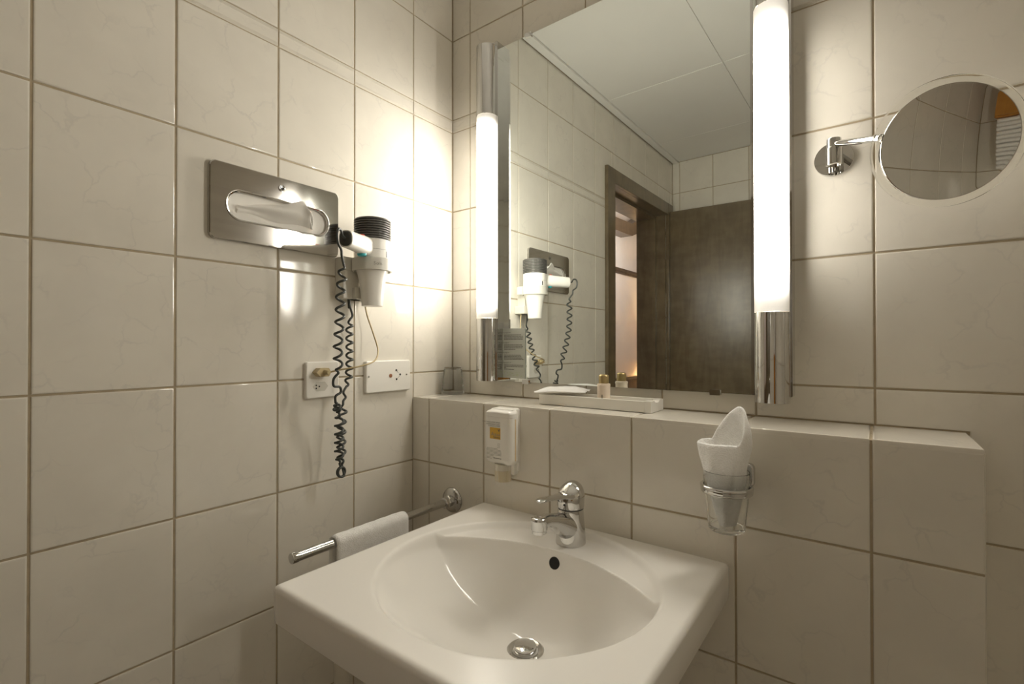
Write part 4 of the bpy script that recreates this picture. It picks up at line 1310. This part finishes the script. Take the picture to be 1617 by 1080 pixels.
bm = nb(); lathe(bm, [(0.0040, 0), (0.0036, 0.022), (0.0022, 0.024)], (0.019, -0.391, 1.3555), (0, 0.08, -1), 12); mkobj('strain_relief', bm, 'cord', dry, 50)

# ------------------------------------------------------------------ sockets
so = thing('wall_socket', 'white double wall socket with a beige plug in it', 'socket', (0.0, -0.453, 1.116))
bm = nb(); plate(bm, rrect(-0.4985, -0.4120, 1.1150, 1.2015, 0.006, 5), fX(), 0.0, 0.0105, 0.003); mkobj('cover', bm, 'plastic', so, 50)
hexo = [(-0.4825, 1.1425), (-0.4725, 1.1535), (-0.4510, 1.1535), (-0.4420, 1.1425), (-0.4510, 1.1315), (-0.4725, 1.1315)]
bm = nb(); prism(bm, hexo, fX(), 0.0100, 0.0109); mkobj('outlet', bm, 'plastic_grey', so)
bm = nb()
for y, z in ((-0.4735, 1.1455), (-0.4655, 1.1425), (-0.4735, 1.1385)):
    lathe(bm, [(0.0019, 0.0), (0.0019, 0.0004), (0, 0.0004)], (0.0109, y, z), (1, 0, 0), 12)
mkobj('pin_holes', bm, 'black', so)

sp_ = thing('shaver_socket', 'wide white shaver socket plate nearer the corner', 'socket', (0.0, -0.256, 1.116))
bm = nb(); plate(bm, rrect(-0.3330, -0.1835, 1.1145, 1.1990, 0.005, 5), fX(), 0.0, 0.0115, 0.003); mkobj('cover', bm, 'plastic', sp_, 50)
for y, z, r, m in ((-0.2540, 1.1575, 0.0052, 'brown'), (-0.3255, 1.1580, 0.0026, 'steel'), (-0.1985, 1.1585, 0.0024, 'steel'), (-0.2345, 1.1720, 0.0027, 'dark'), (-0.2210, 1.1595, 0.0027, 'dark'), (-0.2335, 1.1470, 0.0027, 'dark')):
    bm = nb(); lathe(bm, [(r, 0), (r, 0.0012), (r*0.8, 0.0018), (0, 0.0018)], (0.0114, y, z), (1, 0, 0), 16)
    mkobj({'brown': 'reset_button', 'steel': 'screw', 'dark': 'pin_hole'}[m], bm, m, sp_, 40)
bm = nb()
for A_, B_ in (((-0.2320, 1.1690), (-0.2270, 1.1640)), ((-0.2220, 1.1555), (-0.2310, 1.1495)), ((-0.2305, 1.1710), (-0.2290, 1.1695))):
    tube(bm, [(0.0116, *A_), (0.0116, *B_)], 0.0004, 5)
mkobj('printed_marks', bm, 'greyink', sp_)

# ------------------------------------------------------------------ magnifying mirror
mm = thing('shaving_mirror', 'round magnifying mirror with clear rim on a chrome wall arm', 'mirror', (1.007, 0.0, 1.565))
bm = nb(); lathe(bm, [(0.0325, 0), (0.0325, 0.004), (0.0318, 0.0052), (0, 0.0055)], (1.0075, 0, 1.5965), (0, -1, 0), 48); mkobj('wall_rosette', bm, 'chrome', mm, 40)
PXm, PYm = 1.0095, -0.0320
bm = nb(); lathe(bm, [(0.0, 1.5780), (0.0100, 1.5780), (0.0100, 1.5750), (0.0128, 1.5765), (0.0130, 1.5775), (0.0130, 1.6075), (0.0125, 1.6082), (0, 1.6082)], (PXm, PYm, 0), seg=32)
tube(bm, [(PXm, -0.003, 1.592), (PXm, PYm, 1.592)], 0.0085, 16); mkobj('pivot', bm, 'chrome', mm, 40)
bm = nb(); lathe(bm, [(0.0118, 1.6085), (0.0118, 1.6240), (0.0112, 1.6250), (0, 1.6250)], (PXm, PYm, 0), seg=32); mkobj('swivel', bm, 'chrome', mm, 40)
MC = Vector((1.1605, -0.1188, 1.5518)); MN = Vector((0.1996, -0.9522, -0.2313)).normalized()
MR, MO = 0.0850, 0.0965
mu, mv, _ = frame_of(MN)
A0 = Vector((PXm, PYm, 1.6160)); A1 = Vector((1.0775, -0.1405, 1.5735))
A1 = MC + (A1-MC).normalized()*(MR+0.001) - MN*0.006
bm = nb(); tube(bm, [A0, A0.lerp(A1, 0.5), A1], 0.0058, 16); mkobj('arm', bm, 'chrome', mm, 60)
bm = nb()
lathe(bm, [(MR, -0.0115), (MO-0.002, -0.0115), (MO, -0.0095), (MO, -0.0025), (MO-0.002, -0.0005), (MR, -0.0005), (MR, -0.0115)], MC, MN, 72, caps=False)
bmesh.ops.recalc_face_normals(bm, faces=bm.faces)
mkobj('clear_rim', bm, 'acrylic', mm, 40)
bm = nb(); lathe(bm, [(0, -0.013), (MR-0.0003, -0.013), (MR-0.0003, 0.0008), (MR-0.0012, 0.0008), (MR-0.0012, -0.0)], MC, MN, 72, caps=False); mkobj('backing', bm, 'steel', mm, 40)
bm = nb()
RC = 0.62
prof = [(max(1e-7, (MR-0.0012)*k/24), 0.0004 - (RC-math.sqrt(RC*RC-(MR-0.0012)**2)) + (RC-math.sqrt(RC*RC-((MR-0.0012)*k/24)**2))) for k in range(25)]
lathe(bm, prof, MC, MN, 72, caps=False); bmesh.ops.recalc_face_normals(bm, faces=bm.faces)
M['mag'] = noise_tint(mat('magnifying_glass', (0.72, 0.72, 0.69), 0.0, 1.0), (0.72, 0.72, 0.69), (0.725, 0.725, 0.695), 2)
mkobj('mirror_disc', bm, 'mag', mm, 180)

# ------------------------------------------------------------------ cabinet with folded towels behind the camera (seen in the round mirror)
M['amber'] = wood_material('amber_wood', (0.42, 0.17, 0.02), (0.55, 0.25, 0.04), 0.4)
cab = thing('wall_cabinet', 'amber wooden cabinet reflected at the edge of the round mirror', 'cabinet', (1.76, -1.89, 0.80))
bm = nb(); box(bm, 1.60, 1.865, -1.985, -1.80, 0.80, 1.190, 0.003); mkobj('carcass', bm, 'amber', cab, 40)
bm = nb(); box(bm, 1.606, 1.859, -1.799, -1.783, 0.806, 1.184, 0.003); cdoor = mkobj('cabinet_door', bm, 'amber', cab, 40)
bm = nb(); lathe(bm, [(0.004, 0), (0.004, 0.012), (0.010, 0.016), (0.010, 0.022), (0, 0.024)], (1.64, -1.783, 1.0), (0, 1, 0), 18); mkobj('knob', bm, 'chrome', cdoor, 40)
for k, word in enumerate(('lowest', 'second', 'third', 'topmost')):
    z0 = 1.191+k*0.056
    bm = nb()
    x0, x1 = 1.612+0.004*k, 1.855-0.003*k
    for q in range(3):          # three folds, rounded towards the room
        za = z0+q*0.0182; zc = za+0.0090
        poly = [(-1.975, za)] + [(-1.822+0.012*math.cos(t_), zc+0.0089*math.sin(t_)) for t_ in [-PI/2+PI*i/8 for i in range(9)]] + [(-1.975, za+0.0179)]
        A = [bm.verts.new((x0, a, b)) for a, b in poly]; B = [bm.verts.new((x1, a, b)) for a, b in poly]
        skin(bm, [A, B])
    bmesh.ops.recalc_face_normals(bm, faces=bm.faces)
    tag(mkobj('folded_towel', bm, 'towel', None, 40), word + ' folded white towel in the stack seen in the round mirror', 'towel', 'folded towels on the cabinet')
